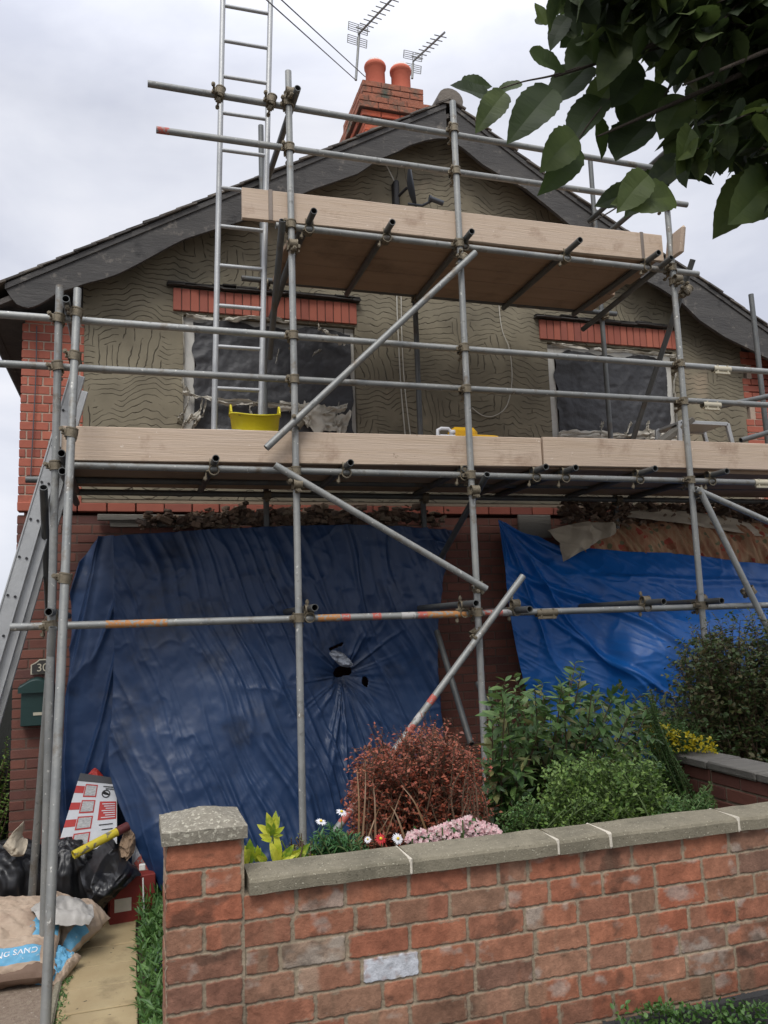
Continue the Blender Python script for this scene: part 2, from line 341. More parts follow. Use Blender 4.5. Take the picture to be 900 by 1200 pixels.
def render_mat():
    M = bpy.data.materials.new('combed scratch render'); M.use_nodes = True; nt = M.node_tree; nt.nodes.clear(); L = nt.links.new
    out = N(nt, 'ShaderNodeOutputMaterial'); b = N(nt, 'ShaderNodeBsdfPrincipled'); L(b.outputs[0], out.inputs[0]); b.inputs['Roughness'].default_value = .95
    tc = N(nt, 'ShaderNodeTexCoord'); sp = N(nt, 'ShaderNodeSeparateXYZ'); L(tc.outputs['Object'], sp.inputs[0])
    def noise(scale, det, sc=(1, 1, 1), off=(0, 0, 0)):
        mp = N(nt, 'ShaderNodeMapping'); mp.inputs['Scale'].default_value = sc; mp.inputs['Location'].default_value = off; L(tc.outputs['Object'], mp.inputs[0])
        n = N(nt, 'ShaderNodeTexNoise'); n.inputs['Scale'].default_value = scale; n.inputs['Detail'].default_value = det; L(mp.outputs[0], n.inputs[0]); return n.outputs[0]
    def mt(op, a, b_=None, c=None):
        n = N(nt, 'ShaderNodeMath', operation=op)
        for i, q in enumerate((a, b_, c)):
            if q is None: continue
            if hasattr(q, 'is_linked'): L(q, n.inputs[i])
            else: n.inputs[i].default_value = q
        return n.outputs[0]
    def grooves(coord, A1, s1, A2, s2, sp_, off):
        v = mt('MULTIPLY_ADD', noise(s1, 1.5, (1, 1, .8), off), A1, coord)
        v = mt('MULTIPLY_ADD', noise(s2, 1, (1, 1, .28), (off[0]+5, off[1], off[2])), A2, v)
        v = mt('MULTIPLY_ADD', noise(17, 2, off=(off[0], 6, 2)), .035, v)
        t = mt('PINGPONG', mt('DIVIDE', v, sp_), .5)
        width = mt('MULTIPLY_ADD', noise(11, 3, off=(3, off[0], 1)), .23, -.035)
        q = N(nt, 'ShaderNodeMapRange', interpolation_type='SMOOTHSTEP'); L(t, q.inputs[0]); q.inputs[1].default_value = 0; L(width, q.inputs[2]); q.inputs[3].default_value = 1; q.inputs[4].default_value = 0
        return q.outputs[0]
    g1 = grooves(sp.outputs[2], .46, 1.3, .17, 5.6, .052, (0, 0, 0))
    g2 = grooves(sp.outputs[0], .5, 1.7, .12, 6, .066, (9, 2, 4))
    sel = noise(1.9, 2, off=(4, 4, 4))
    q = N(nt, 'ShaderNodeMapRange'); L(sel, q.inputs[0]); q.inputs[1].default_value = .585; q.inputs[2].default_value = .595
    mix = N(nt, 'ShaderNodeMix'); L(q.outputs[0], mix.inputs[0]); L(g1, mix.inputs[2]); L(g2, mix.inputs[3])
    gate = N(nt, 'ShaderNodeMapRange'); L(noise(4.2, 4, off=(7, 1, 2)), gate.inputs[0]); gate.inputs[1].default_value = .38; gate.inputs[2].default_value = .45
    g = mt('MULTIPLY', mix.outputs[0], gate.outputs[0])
    r = N(nt, 'ShaderNodeValToRGB'); L(noise(3, 8), r.inputs[0]); e_ = r.color_ramp.elements
    e_[0].position = .3; e_[0].color = srgb(106, 99, 83); e_[1].position = .7; e_[1].color = srgb(136, 128, 108)
    pz = N(nt, 'ShaderNodeMapRange'); L(noise(1.2, 6, off=(11, 0, 5)), pz.inputs[0]); pz.inputs[1].default_value = .62; pz.inputs[2].default_value = .72
    m1 = N(nt, 'ShaderNodeMix', data_type='RGBA'); L(pz.outputs[0], m1.inputs[0]); L(r.outputs[0], m1.inputs[6]); m1.inputs[7].default_value = srgb(158, 142, 120)
    m2 = N(nt, 'ShaderNodeMix', data_type='RGBA'); L(mt('MULTIPLY', g, .66), m2.inputs[0]); L(m1.outputs[2], m2.inputs[6]); m2.inputs[7].default_value = srgb(58, 52, 42)  # groove shade mixed into the base colour, on top of the bump
    L(m2.outputs[2], b.inputs['Base Color'])
    h = mt('MULTIPLY_ADD', noise(40, 5), .12, mt('MULTIPLY', g, -1))
    bp = N(nt, 'ShaderNodeBump'); bp.inputs['Strength'].default_value = .9; bp.inputs['Distance'].default_value = .014; L(h, bp.inputs['Height']); L(bp.outputs[0], b.inputs['Normal'])
    return M
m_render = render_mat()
def tarp_mat(name, c1, c2, c3, rough, dirt=None, spec=.5):
    M = mat(name, rampc(c1, c2, c3), 2.2, 6, rough, bump=.5, bscale=3.0, bdist=.014, ridged=.9, rough_var=.08, spec=spec, stain=dirt, spots=(srgb(130, 140, 160), 70, .77))
    return M
m_navy = tarp_mat('navy tarpaulin', (24, 44, 74), (30, 55, 91), (40, 68, 107), .46, [(srgb(26, 30, 40), 1.6, .54, .75)])
m_blue = tarp_mat('bright blue tarpaulin', (8, 76, 142), (14, 92, 168), (26, 106, 184), .42, [(srgb(6, 56, 112), 2.2, .55, .8)])
m_silver = mat('silver tape', rampc((120, 124, 134), (160, 166, 176)), 14, 5, .35, metal=.5, bump=.5)

# ------------------------------------------------------------------ SETTING: ground, pavement, paths
def structure(mb, name, m_): return tag(mb.build(name, m_), kind='structure')
g = MB(); g.add([(-60, -60, -.32), (60, -60, -.32), (60, 80, -.32), (-60, 80, -.32)], [(0, 1, 2, 3)]); structure(g, 'ground', m_soil)
g = MB(); g.box((0, -5, -.17), (40, 14.9, .34), bev=.01); structure(g, 'pavement', m_pave)
g = MB()
ys = 3.6
k = 0
while ys < 6.85:
    g.box((-.165+random.uniform(-.006, .006), ys+.148, -.312+random.uniform(-.003, .003)), (.40, .292, .04), bev=.005, jit=.002, R=Matrix.Rotation(random.uniform(-.01, .01), 3, 'Z')); ys += .30
structure(g, 'paving_slab_path', m_slab)
g = MB(); g.box((-1.02, 4.9, -.325), (1.24, 2.6, .07), bev=.012); structure(g, 'concrete_path', m_aggr)
g = MB(); g.box((-.388, 4.6, -.30), (.035, 2.2, .06), bev=.01, jit=.003); structure(g, 'path_edging', m_coping)
# raised flower bed behind the wall
nx_, ny_ = 60, 50
X_, Y_ = np.meshgrid(np.linspace(.25, 3.2, nx_), np.linspace(2.66, 5.3, ny_))
H_ = -.3+.85*np.clip((X_-.3)/.5, 0, 1)*np.clip((5.2-Y_)/1.0, 0, 1)+.02*fbm(X_*6, Y_*6)
g = MB(); g.grid(np.dstack([X_, Y_, H_])); structure(g, 'flower_bed', m_soil)

# ------------------------------------------------------------------ brick laying helper
def lay_bricks(mb, x0, x1, z0, z1, y, mi=0, course=.075, L_=.2150, D=.1, joint=.0115, skip=None, pattern='stretch', bev=.004, jit=.0012, axis='x', special=None):
    """courses from z1 downwards; outer face at y"""
    nrow = int(round((z1-z0)/course))
    for r in range(nrow):
        zt = z1-r*course; zc = zt-course/2
        if pattern == 'stretch': x = x0-(.1125 if r % 2 else 0); seq = None
        elif pattern == 'english': x = x0-(.056 if r % 2 else 0)
        else: x = x0-random.choice([0, .1125, .06, .17])
        if special and r in special: x = special[r]-math.ceil((special[r]-x0)/.225)*.225
        kk = 0
        while x < x1-.012:
            hd = (pattern == 'garden' and random.random() < .17 and not (special and r in special)) or (pattern == 'english' and r % 2)
            ln = (.1025 if hd else L_)
            a, b = max(x, x0), min(x+ln, x1)
            if b-a > .012 and not (skip and skip((a+b)/2, zc)):
                h = course-joint
                dy = random.uniform(-.0025, .0025)
                mi_ = mi
                if special and r in special and abs(a-special[r]) < .02: mi_ = 2
                c = ((a+b)/2, y+D/2+dy, zc+random.uniform(-.001, .001)); d = (b-a-.0005, D, h)
                if axis == 'y': c = (y+D/2+dy, (a+b)/2, c[2]); d = (D, b-a-.0005, h)
                mb.box(c, d, bev=bev, jit=jit, mi=mi_)
            x += ln+joint; kk += 1

# ------------------------------------------------------------------ HOUSE
YF = 6.93; XL, XR, XA = -.89, 6.65, 2.88
YB = 6.68                                   # bargeboard face
def sag(x): return .08*math.sin(math.pi*(x-XA)/2.7) if 0 < x-XA < 2.7 else 0
def roof_z(x): return 6.61-.572*abs(x-XA)-sag(x)    # top edge of the bargeboard
house = thing('semi_detached_house', (XA, YF, -.3), 'red brick house pair with a wide gable of grey combed render and dark bargeboards', 'house')
# rendered upper wall with window reveals
win = [(.39, 1.93, 3.28, 4.37), (3.91, 5.38, 3.28, 4.37)]
mb = MB()
xs = [-.43, .39, 1.93, XA, 3.91, 5.38, 6.26]; zs = [2.74, 3.28, 4.37]
def q(x0, z0, x1, z1, z0b=None, z1b=None): mb.add([(x0, YF, z0), (x1, YF, z0 if z0b is None else z0b), (x1, YF, z1 if z1b is None else z1b), (x0, YF, z1)], [(0, 1, 2, 3)])
rz = lambda x: roof_z(x)-.10
for a, b in zip(xs[:-1], xs[1:]):
    q(a, zs[0], b, zs[1])
    hole = any(abs(a-w_[0]) < 1e-6 for w_ in win)
    top_a, top_b = rz(a), rz(b)
    if not hole:
        mid = min(4.37, top_a, top_b); q(a, zs[1], b, mid); q(a, mid, b, top_a, None, top_b)
    else: q(a, zs[2], b, top_a, None, top_b)
for (a, b, c, d) in win:
    r_ = .12
    mb.add([(a, YF, c), (a, YF+r_, c), (a, YF+r_, d), (a, YF, d)], [(0, 1, 2, 3)]); mb.add([(b, YF, c), (b, YF+r_, c), (b, YF+r_, d), (b, YF, d)], [(0, 1, 2, 3)])
    mb.add([(a, YF, d), (b, YF, d), (b, YF+r_, d), (a, YF+r_, d)], [(0, 1, 2, 3)]); mb.add([(a, YF, c), (b, YF, c), (b, YF+r_, c), (a, YF+r_, c)], [(0, 1, 2, 3)])
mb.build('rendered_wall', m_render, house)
# brick quoins (upper) and ground-floor wall
mb = MB()
mb.box(((XL-.415)/2+.003, YF+.151, 3.46), (abs(XL+.415)-.012, .3, 1.56), mi=1)
lay_bricks(mb, XL, -.415, 2.69, 4.265, YF-.006, bev=.003, joint=.0105, pattern='english')
mb.build('brick_quoin', [m_hbrick, m_hmort], house)
mb = MB()
mb.box(((6.30+XR)/2, YF+.151, 3.3), (XR-6.30-.01, .3, 1.2), mi=1)
for r in range(22):
    st = 6.24 if (r//2) % 3 != 1 else 6.37
    zc = 4.40-r*.075
    for (a, b) in (((st, st+.215), (st+.2255, XR)) if r % 2 else ((st, st+.1025), (st+.113, st+.328), (st+.3385, XR))):
        if b-a > .03 and a < XR: mb.box(((a+min(b, XR))/2, YF+.044, zc), (min(b, XR)-a, .1, .0645), bev=.003, jit=.001)
    mb.box(((st+.006+6.31)/2, YF+.05, zc), (6.31-st, .096, .075), mi=1)
mb.build('brick_quoin', [m_hbrick, m_hmort], house)
bays = [(.22, 2.42, .1, 2.15), (3.45, 6.1, .1, 2.15)]
def inbay(x, z): return any(a < x < b and c < z < d for a, b, c, d in bays)
mb = MB()
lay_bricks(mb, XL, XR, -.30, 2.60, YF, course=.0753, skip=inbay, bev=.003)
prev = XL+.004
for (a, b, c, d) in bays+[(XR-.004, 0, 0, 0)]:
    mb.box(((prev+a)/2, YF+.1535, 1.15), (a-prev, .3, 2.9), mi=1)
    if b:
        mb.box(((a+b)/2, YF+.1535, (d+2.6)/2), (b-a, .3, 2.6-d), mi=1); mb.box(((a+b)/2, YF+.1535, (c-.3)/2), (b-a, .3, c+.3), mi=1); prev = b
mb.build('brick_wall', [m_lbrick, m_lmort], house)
mb = MB()   # interior behind the bays, side and back walls
for a, b, c, d in bays: mb.box(((a+b)/2, YF+1.2, 1.1), (b-a+.6, .1, 2.6))
mb.box((XL+.16, 10.3, 1.9), (.3, 6.1, 4.4)); mb.box((XR-.16, 10.3, 1.9), (.3, 6.1, 4.4)); mb.box((XA, 13.3, 2), (XR-XL, .3, 4.6)); mb.box((XA, 10.2, 2.66), (XR-XL-.7, 6, .1))
mb.build('shell_wall', m_lbrick, house)
# string course of red bricks
mb = MB(); x = XL
while x < XR: L2 = .215; mb.box((x+L2/2, YF+.035, 2.665), (L2, .13, .068), bev=.004, jit=.0015); x += .226
mb.box((XA, YF+.06, 2.72), (XR-XL-.02, .11, .045), mi=1, bev=.01)
mb.build('string_course', [m_tile, m_gmort], house)
# soldier courses with ragged slate drip above
def soldiers(x0, x1):
    mb = MB(); n_ = int(round((x1-x0)/.0755)); st = (x1-x0)/n_
    mb.box(((x0+x1)/2, YF+.03, 4.495), (x1-x0-.01, .09, .19), mi=1)
    for i in range(n_): mb.box((x0+st*(i+.5), YF+.03+random.uniform(-.002, .002), 4.495), (st-.007, .11, .2), bev=.004, jit=.001)
    mb.build('soldier_course', [m_tile, m_lmort], house)
    mb = MB(); x = x0-.05
    while x < x1-.05:
        L2 = min(random.uniform(.08, .22), x1+.03-x); mb.box((x+L2/2, YF-.01+random.uniform(-.02, .01), 4.618+random.uniform(-.006, .006)), (L2, .10, .013), bev=.003, jit=.005)
        mb.box((x+L2/2, YF-.0+random.uniform(-.02, .01), 4.642+random.uniform(-.006, .006)), (L2*.9, .09, .012), bev=.003, jit=.006); x += L2*.93
    mb.build('slate_drip', m_felt, house)
soldiers(.30, 1.95); soldiers(3.83, 5.44)
# windows: frame, membrane, torn film
def window(a, b, c, d, kind):
    fr = MB(); y = YF+.075
    for (cx, cz, sx, sz) in (((a+.05), (c+d)/2, .10, d-c), (b-.045, (c+d)/2, .09, d-c), ((a+b)/2, d-.045, b-a-.195, .09), ((a+b)/2, c+.04, b-a-.195, .08)):
        fr.box((cx, y, cz), (sx, .06, sz), bev=.006)
    wf = fr.build('window_frame', m_frame, house)
    n1, n2 = 110, 70
    U, V = np.meshgrid(np.linspace(0, 1, n1), np.linspace(0, 1, n2))
    lf = .095; rt_ = .03 if kind == 1 else .075; tp_ = .05 if kind == 1 else .085
    X = a+lf+(b-a-lf-rt_)*U; Z = c+.02+(d-c-.02-tp_)*V
    ed = .02*fbm(U*8, V*8); X = X+ed*(np.abs(U-.5)*2)**3; Z = Z+.03*fbm(U*6+3, 0, 5)*(V**3)
    cr_ = .03*(1-np.abs(fbm(X*3+5*kind, Z*3, 2)))+.012*np.abs(fbm(X*9, Z*9, kind*3))
    Yy = y-.032-cr_*.8
    s_ = MB(); s_.grid(np.dstack([X, Yy, Z])); s_.build('membrane', m_membr, wf)
    return wf
w1 = window(*win[0], 1); w2 = window(*win[1], 2)
def torn(strips, parent, name='torn_film'):
    mb = MB()
    for pts, wd in strips:
        P = cam_spline([at(px, py, Y=YF+.0) for px, py in pts], 26)
        u = np.linspace(0, 1, 26)[:, None]
        Wd = wd*(.55+.6*np.abs(fbm(u[:, 0]*5+wd*99, 1.3, 0)))
        rows = []
        for j, t in enumerate(np.linspace(-.5, .5, 9)):
            off = np.zeros((26, 3)); off[:, 2] = Wd*t; off[:, 0] = Wd*t*.3
            off[:, 1] = -.03-.03*fbm(u[:, 0]*9+j*.5, t*7+wd*50, 1)
            off[:, 2] += .02*fbm(u[:, 0]*16, t*3+8, wd*70)
            rows.append(P+off)
        mb.grid(np.array(rows))
    return mb.build(name, m_torn, parent)
torn([([(214, 372), (216, 420), (214, 450), (222, 462)], .05), ([(214, 460), (235, 466), (265, 472), (300, 474), (345, 480)], .05), ([(222, 462), (218, 480), (208, 492)], .07),
      ([(236, 470), (234, 484), (222, 492), (214, 498)], .09), ([(218, 371), (260, 376), (300, 374), (345, 379)], .03), ([(326, 476), (360, 480), (385, 482), (405, 478)], .12), ([(352, 484), (380, 496), (408, 496)], .26), ([(340, 476), (352, 484), (362, 498)], .12), ([(395, 478), (392, 492), (400, 505)], .16), ([(240, 474), (238, 486), (226, 500)], .10), ([(296, 490), (292, 478), (306, 472)], .03)], w1)
for fl_ in (([(372, 384), (388, 396), (404, 404)], .045), ([(366, 416), (376, 411)], .02), ([(323, 424), (326, 412)], .03)): torn([fl_], w1, 'torn_flap')
torn([([(652, 512), (690, 510), (735, 512), (765, 508)], .10), ([(700, 512), (704, 500), (703, 498)], .06), ([(730, 512), (736, 500), (737, 498)], .06), ([(760, 512), (757, 500), (758, 496)], .05), ([(645, 404), (690, 410), (740, 414), (790, 418)], .03), ([(790, 420), (788, 460), (792, 500)], .03), ([(755, 514), (775, 512), (796, 514)], .08)], w2)
# bargeboards
def bb(side, pix):
    P = [at(px, py, Y=YB) for px, py in pix]
    bot = [(p[0], p[2]) for p in P]
    if side < 0: xs_ = np.linspace(bot[0][0], XA, 14); top = [(x, roof_z(x)) for x in xs_]
    else: xs_ = np.linspace(bot[0][0], XA, 14); top = [(x, roof_z(x)) for x in xs_]
    mb = MB(); n_ = 90
    bx_ = np.array([b_[0] for b_ in bot]); bz_ = np.array([b_[1] for b_ in bot])
    o_ = np.argsort(bx_); xx = np.linspace(bx_.min(), bx_.max(), n_); bz2 = np.interp(xx, bx_[o_], bz_[o_]); tz = np.array([roof_z(x) for x in xx])
    zz = np.minimum(bz2, tz-.02)
    F = np.array([[(x, YB, z) for x, z in zip(xx, tz)], [(x, YB, z) for x, z in zip(xx, zz)], [(x, YB+.035, z) for x, z in zip(xx, zz)], [(x, YB+.035, z) for x, z in zip(xx, tz)]])
    mb.grid(F, smooth=False, wrapv=True)
    mb.add([(xx[0], YB, tz[0]), (xx[0], YB+.035, tz[0]), (xx[0], YB+.035, zz[0]), (xx[0], YB, zz[0])], [(0, 1, 2, 3)])
    mb.grid(np.array([[(x, YB-.014, z+.012) for x, z in zip(xx, tz)], [(x, YB-.014, z-.035) for x, z in zip(xx, tz)], [(x, YB-.001, z-.035) for x, z in zip(xx, tz)], [(x, YB-.001, z+.012) for x, z in zip(xx, tz)]]), smooth=False, wrapv=True)
    mb.build('bargeboard', m_barge, house)
Lpix = [(6, 336), (13, 349), (21, 358), (35, 361), (45, 357), (59, 349), (65, 343), (80, 339), (100, 332), (120, 327), (138, 321), (160, 310), (180, 299), (198, 289), (216, 280), (250, 269), (280, 260), (305, 250), (330, 239), (345, 231), (368, 221), (392, 213), (420, 203), (436, 192), (450, 184), (465, 178), (480, 170), (496, 165), (511, 162), (524, 162)]
pa = at(524, 162, Y=YB); 
bb(-1, Lpix)
Rpix = [(530, 165), (545, 175), (565, 192), (595, 210), (615, 220), (640, 240), (670, 265), (700, 290), (740, 320), (775, 338), (800, 355), (820, 375), (850, 395), (875, 407), (900, 420), (915, 430), (935, 448), (950, 452)]
bb(1, Rpix)
# roof slabs with stepped verge tiles, ridge, soffit and gutter
mb = MB()
for sg in (-1, 1):
    ex = XA+sg*4.02; a = math.atan(.572)
    n_t = 30; Ltot = 4.02/math.cos(a); st = Ltot/n_t
    Rm = Matrix.Rotation(sg*a, 3, 'Y')
    for i in range(n_t):
        dd = st*(i+.5); cx = XA+sg*dd*math.cos(a); cz = 6.640-dd*math.sin(a)-sag(cx)
        Rt = Matrix.Rotation(sg*(a-.05), 3, 'Y')
        mb.box((cx, YB+.12+random.uniform(-.012, .008), cz+.005), (st*1.25, .3, .018), R=Rt, bev=.003, jit=.003)
        mb.box((cx, YB+3.5, cz), (st*1.18, 6.5, .016), R=Rt, bev=.002)
    mb.box((XA+sg*2.01, 9.9, 6.50-2.01*.572), (Ltot, 6.4, .04), R=Rm)
mb.build('roof', m_tiles, house)
mb = MB()
th = np.linspace(math.radians(200), math.radians(-20), 12)
for i in range(14):
    y0 = YB-.03+i*.45; ys_ = [y0, y0+.445]
    mb.grid([[(XA+.13*math.cos(t), y, 6.63+.12*math.sin(t)) for t in th] for y in ys_]); mb.add([(XA+.13*math.cos(t), y0, 6.63+.12*math.sin(t)) for t in th], [list(range(12))])
    mb.grid([[(XA+.115*math.cos(t), y, 6.63+.105*math.sin(t)) for t in th] for y in ys_])
mb.build('ridge_tile', m_tiles, house, solid=0)
for sg in (-1, 1):
    mb = MB(); ex = XA+sg*3.98; mb.box((XA+sg*3.90, 9.9, 4.20), (.30, 6.3, .02)); mb.box((ex+.02*sg, 9.88, 4.27), (.025, 6.35, .17))
    gx = ex+sg*.09; th2 = np.linspace(math.pi, 2*math.pi, 9); mb.build('soffit', m_barge, house)
for sg in (-1, 1):
    mb = MB(); gx = XA+sg*4.07
    mb.grid([[(gx+.055*math.cos(t), y, 4.33+.055*math.sin(t)) for t in th2] for y in (6.72, 13.1)]); mb.build('gutter', m_barge, house, solid=.004)
# chimney
cy0, cy1, cx0, cx1 = 8.0, 8.85, 2.42, 3.14
mb = MB()
lay_ = lambda x0, x1, z0, z1: lay_bricks(mb, x0, x1, z0, z1, cy0, bev=.004, jit=.002)
def ring_course(x0, x1, y0, y1, z0, z1, mi=0):
    n_ = max(1, int(round((z1-z0)/.075))); h = (z1-z0)/n_
    for r in range(n_):
        zc = z0+h*(r+.5)
        for (ax_, lo, hi, pos) in (('x', x0, x1, y0), ('y', y0, y1, x0), ('y', y0, y1, x1-.1), ('x', x0, x1, y1-.1)):
            p = lo-(.11 if r % 2 else 0)
            while p < hi:
                a, b = max(p, lo), min(p+.215, hi)
                if b-a > .015:
                    if ax_ == 'x': mb.box(((a+b)/2, pos+.05, zc), (b-a, .1, h-.009), bev=.004, jit=.0025, mi=mi)
                    else: mb.box((pos+.05+random.uniform(-.001, .001), (a+b)/2, zc), (.099, b-a-.002, h-.009), bev=.004, jit=.0025, mi=mi)
                p += .224
    mb.box(((x0+x1)/2, (y0+y1)/2, (z0+z1)/2), (x1-x0-.02, y1-y0-.02, z1-z0), mi=2)
ring_course(cx0, cx1, cy0, cy1, 6.2, 7.25); ring_course(cx0-.04, cx1+.04, cy0-.04, cy1+.04, 7.25, 7.325); ring_course(cx0-.08, cx1+.08, cy0-.08, cy1+.08, 7.325, 7.475, 1)
ring_course(cx0-.02, cx1-.02, cy0-.02, cy1+.02, 7.475, 7.70, 1); mb.box(((cx0+cx1)/2-.02, (cy0+cy1)/2, 7.72), (cx1-cx0-.1, cy1-cy0-.1, .06), bev=.03, mi=2)
ch = mb.build('chimney', [m_chim, m_chcap, m_lmort], house)
for (px, py, Y) in ((440, 95, 8.25), (470, 103, 8.25), (458, 100, 8.65)):
    p = at(px, py, Y=Y); r = .115; mb = MB(); ph = .40 if Y < 8.5 else .3
    mb.lathe([(r*1.02, 0), (r, .02), (r*.98, ph-.06), (r*1.1, ph-.05), (r*1.12, ph-.02), (r*1.06, ph), (r*.85, ph), (r*.8, .05)], (p[0], Y, 7.70), 28)
    mb.lathe([(r*1.02, ph), (r*.8, ph+.045), (r*.55, ph+.06), (.001, ph+.065)], (p[0], Y, 7.70), 24, mi=1)
    mb.build('chimney_pot', [m_pot, m_potrim], ch)

# ------------------------------------------------------------------ rubble and lead over the left bay
mb = MB()
for i in range(900):
    px = random.triangular(150, 540, 330); py = 606+random.gauss(0, 5)+ (4 if px < 260 else 0)
    p = at(px, min(py, 622), Y=YF-.1-random.random()*.12); s_ = random.uniform(.01, .04)*random.choice([1, 1, 1.8])
    mb.box(p, (s_*1.7, s_, s_*.6), R=Matrix.Rotation(random.uniform(-.5, .5), 3, 'Y')@Matrix.Rotation(random.uniform(0, 3), 3, 'Z'), bev=.004, jit=s_*.12)
tag(mb.build('rubble_heap', m_rubble), 'broken masonry and mortar debris along the top of the navy tarpaulin', 'rubble', kind='stuff')
mb = MB(); p0 = at(122, 600, Y=YF-.06); p1 = at(210, 606, Y=YF-.06)
mb.box(((p0[0]+p1[0])/2+.2, YF-.06, 2.575), (p1[0]-p0[0]+.5, .05, .05), bev=.006, jit=.004); mb.box(((p0[0]+p1[0])/2+.12, YF-.045, 2.525), (p1[0]-p0[0]+.15, .05, .055), bev=.006, jit=.006)
tag(mb.build('timber_plate', m_wood_old), 'old grey timber plate fixed above the left bay, just under the brick string course', 'timber')

# ------------------------------------------------------------------ TARPAULINS
def fold(t, k=.6): return np.abs(np.sin(t))**k
def tp(rows): return [[at(px, py, Y=Y) for px, py, Y in r] for r in rows]
# navy tarp, main sheet
rows = [[(132, 630, 6.58), (205, 624, 6.58), (270, 620, 6.56), (340, 617, 6.56), (400, 616, 6.56), (460, 618, 6.56), (529, 622, 6.58)],
        [(134, 680, 6.54), (200, 675, 6.52), (270, 672, 6.50), (340, 670, 6.50), (400, 668, 6.52), (460, 664, 6.54), (519, 660, 6.56)],
        [(134, 760, 6.52), (200, 757, 6.45), (270, 755, 6.42), (340, 755, 6.42), (395, 757, 6.46), (450, 745, 6.50), (511, 742, 6.54)],
        [(132, 830, 6.47), (200, 830, 6.36), (270, 828, 6.32), (340, 825, 6.34), (398, 815, 6.46), (450, 815, 6.50), (512, 810, 6.54)],
        [(129, 900, 6.40), (200, 905, 6.26), (270, 910, 6.22), (340, 915, 6.22), (395, 915, 6.28), (450, 915, 6.38), (522, 880, 6.52)],
        [(150, 965, 6.30), (205, 985, 6.14), (270, 1000, 6.10), (340, 1010, 6.10), (395, 1010, 6.16), (460, 1010, 6.3), (535, 960, 6.46)],
        [(188, 1038, 6.20), (220, 1060, 6.06), (275, 1075, 6.02), (340, 1085, 6.02), (400, 1085, 6.08), (470, 1080, 6.24), (545, 1040, 6.4)]]
P = patch(tp(rows), 340, 320); n1 = normals_of(P)
XX, ZZ = P[..., 0], P[..., 2]
pin = at(402, 792, Y=6.5); dx = XX-pin[0]; dz = ZZ-pin[2]; rr = np.hypot(dx, dz); ang = np.arctan2(dz, dx)
def rdg(a, b, z, k=1.6): return np.clip(1-np.abs(vn(a, b, z))*k, 0, 1)
wp = .22*fbm(XX*1.1, ZZ*1.1, 1, 2)
sl = XX+.40*ZZ+.6*wp                                       # across the long slanting folds
along = ZZ-.42*XX
amp1 = np.clip(.75+.7*fbm(XX*.9, ZZ*.7, 6, 2), .28, 1.3)*np.clip(1-np.exp(-(rr/.40)**2), 0, 1)
f1 = .5*rdg(sl*5.5, along*.5, 2)**2+.35*rdg(sl*11, along*.7, 5)**2.5+.12*rdg(sl*21, along*1.1, 8)**2.5
down = np.exp(-((ang+1.45)/.55)**2); upr = np.exp(-((ang-.85)/.40)**2); lft = np.exp(-((np.abs(ang)-2.75)/.45)**2)
f2 = rdg(ang*7+wp*2, rr*.8, 3)**2.2*(down*np.clip(1.25-rr/1.3, 0, 1)+upr*.8*np.clip(1-rr/.9, 0, 1)+lft*.35*np.clip(1-rr/.6, 0, 1)+.25*np.exp(-(rr/.3)**2))*np.clip(rr/.12, 0, 1)
f4 = rdg((ZZ+XX*.30+wp)*6, XX*.9, 4)**2*np.clip((XX-1.75)/.4, 0, 1)*np.clip((ZZ-1.85)/.25, 0, 1)
cr1 = np.clip(1-np.abs(fbm(XX*2.3, ZZ*2.3, 3, 4))*1.2, 0, 1)**3
D_ = .066*f1*amp1+.044*f2+.030*f4+.012*cr1+.0035*fbm(XX*9, ZZ*9, 2, 3)+.030*fbm(XX*1.3, ZZ*.9, 9, 2)
sgn = np.sign((n1[..., 1]).mean()); D_ -= .05*np.exp(-(rr/.09)**2)
P = P-n1*sgn*D_[..., None]
ch_ = at(400, 788, Y=6.5); mask = ~((((XX-ch_[0])/.072)**2+((ZZ-ch_[2])/.045)**2+.9*fbm(XX*14, ZZ*14, 1, 3)) < .85)
c2_ = at(427, 800, Y=6.5); mask &= ~((((XX-c2_[0])/.035)**2+((ZZ-c2_[2])/.045)**2+.8*fbm(XX*20, ZZ*20, 4, 2)) < .8)
c3_ = at(392, 757, Y=6.5); mask &= ~((np.abs((ZZ-c3_[2])-(XX-c3_[0])*.35) < .012) & (np.abs(XX-c3_[0]) < .06))
tarp1 = thing('tarpaulin', (1.2, 6.6, -.3), 'dark navy tarpaulin with a torn hole, draped over the left bay window', 'tarpaulin')
mb = MB(); mb.grid(P, mask=mask); mb.build('main_sheet', m_navy, tarp1, solid=.003)
# side sheet at left, set back
rows = [[(108, 640, 6.80), (120, 632, 6.78), (137, 630, 6.74)], [(86, 682, 6.80), (110, 680, 6.74), (138, 680, 6.64)], [(84, 760, 6.78), (110, 760, 6.68), (140, 760, 6.6)],
        [(79, 830, 6.74), (106, 835, 6.64), (140, 835, 6.58)], [(73, 900, 6.70), (105, 915, 6.62), (142, 910, 6.56)], [(72, 960, 6.68), (108, 975, 6.62), (165, 985, 6.5)], [(80, 1010, 6.68), (120, 1020, 6.64), (190, 1030, 6.5)]]
P = patch(tp(rows), 110, 260); n1 = normals_of(P); XX, ZZ = P[..., 0], P[..., 2]; sgn = np.sign(n1[..., 1].mean())
D_ = .06*rdg((XX+.10*np.sin(ZZ*1.7))*7, ZZ*.6, 5)**1.5+.035*rdg((XX-.25*ZZ)*9, ZZ, 9)**2+.006*fbm(XX*7, ZZ*7, 4, 3)
P = P-n1*sgn*D_[..., None]; mb = MB(); mb.grid(P); mb.build('side_sheet', m_navy, tarp1, solid=.003)
mb = MB(); Pp = cam_spline([at(x_, y_, Y=6.36) for x_, y_ in ((386, 764), (396, 770), (404, 776), (412, 780))], 20)
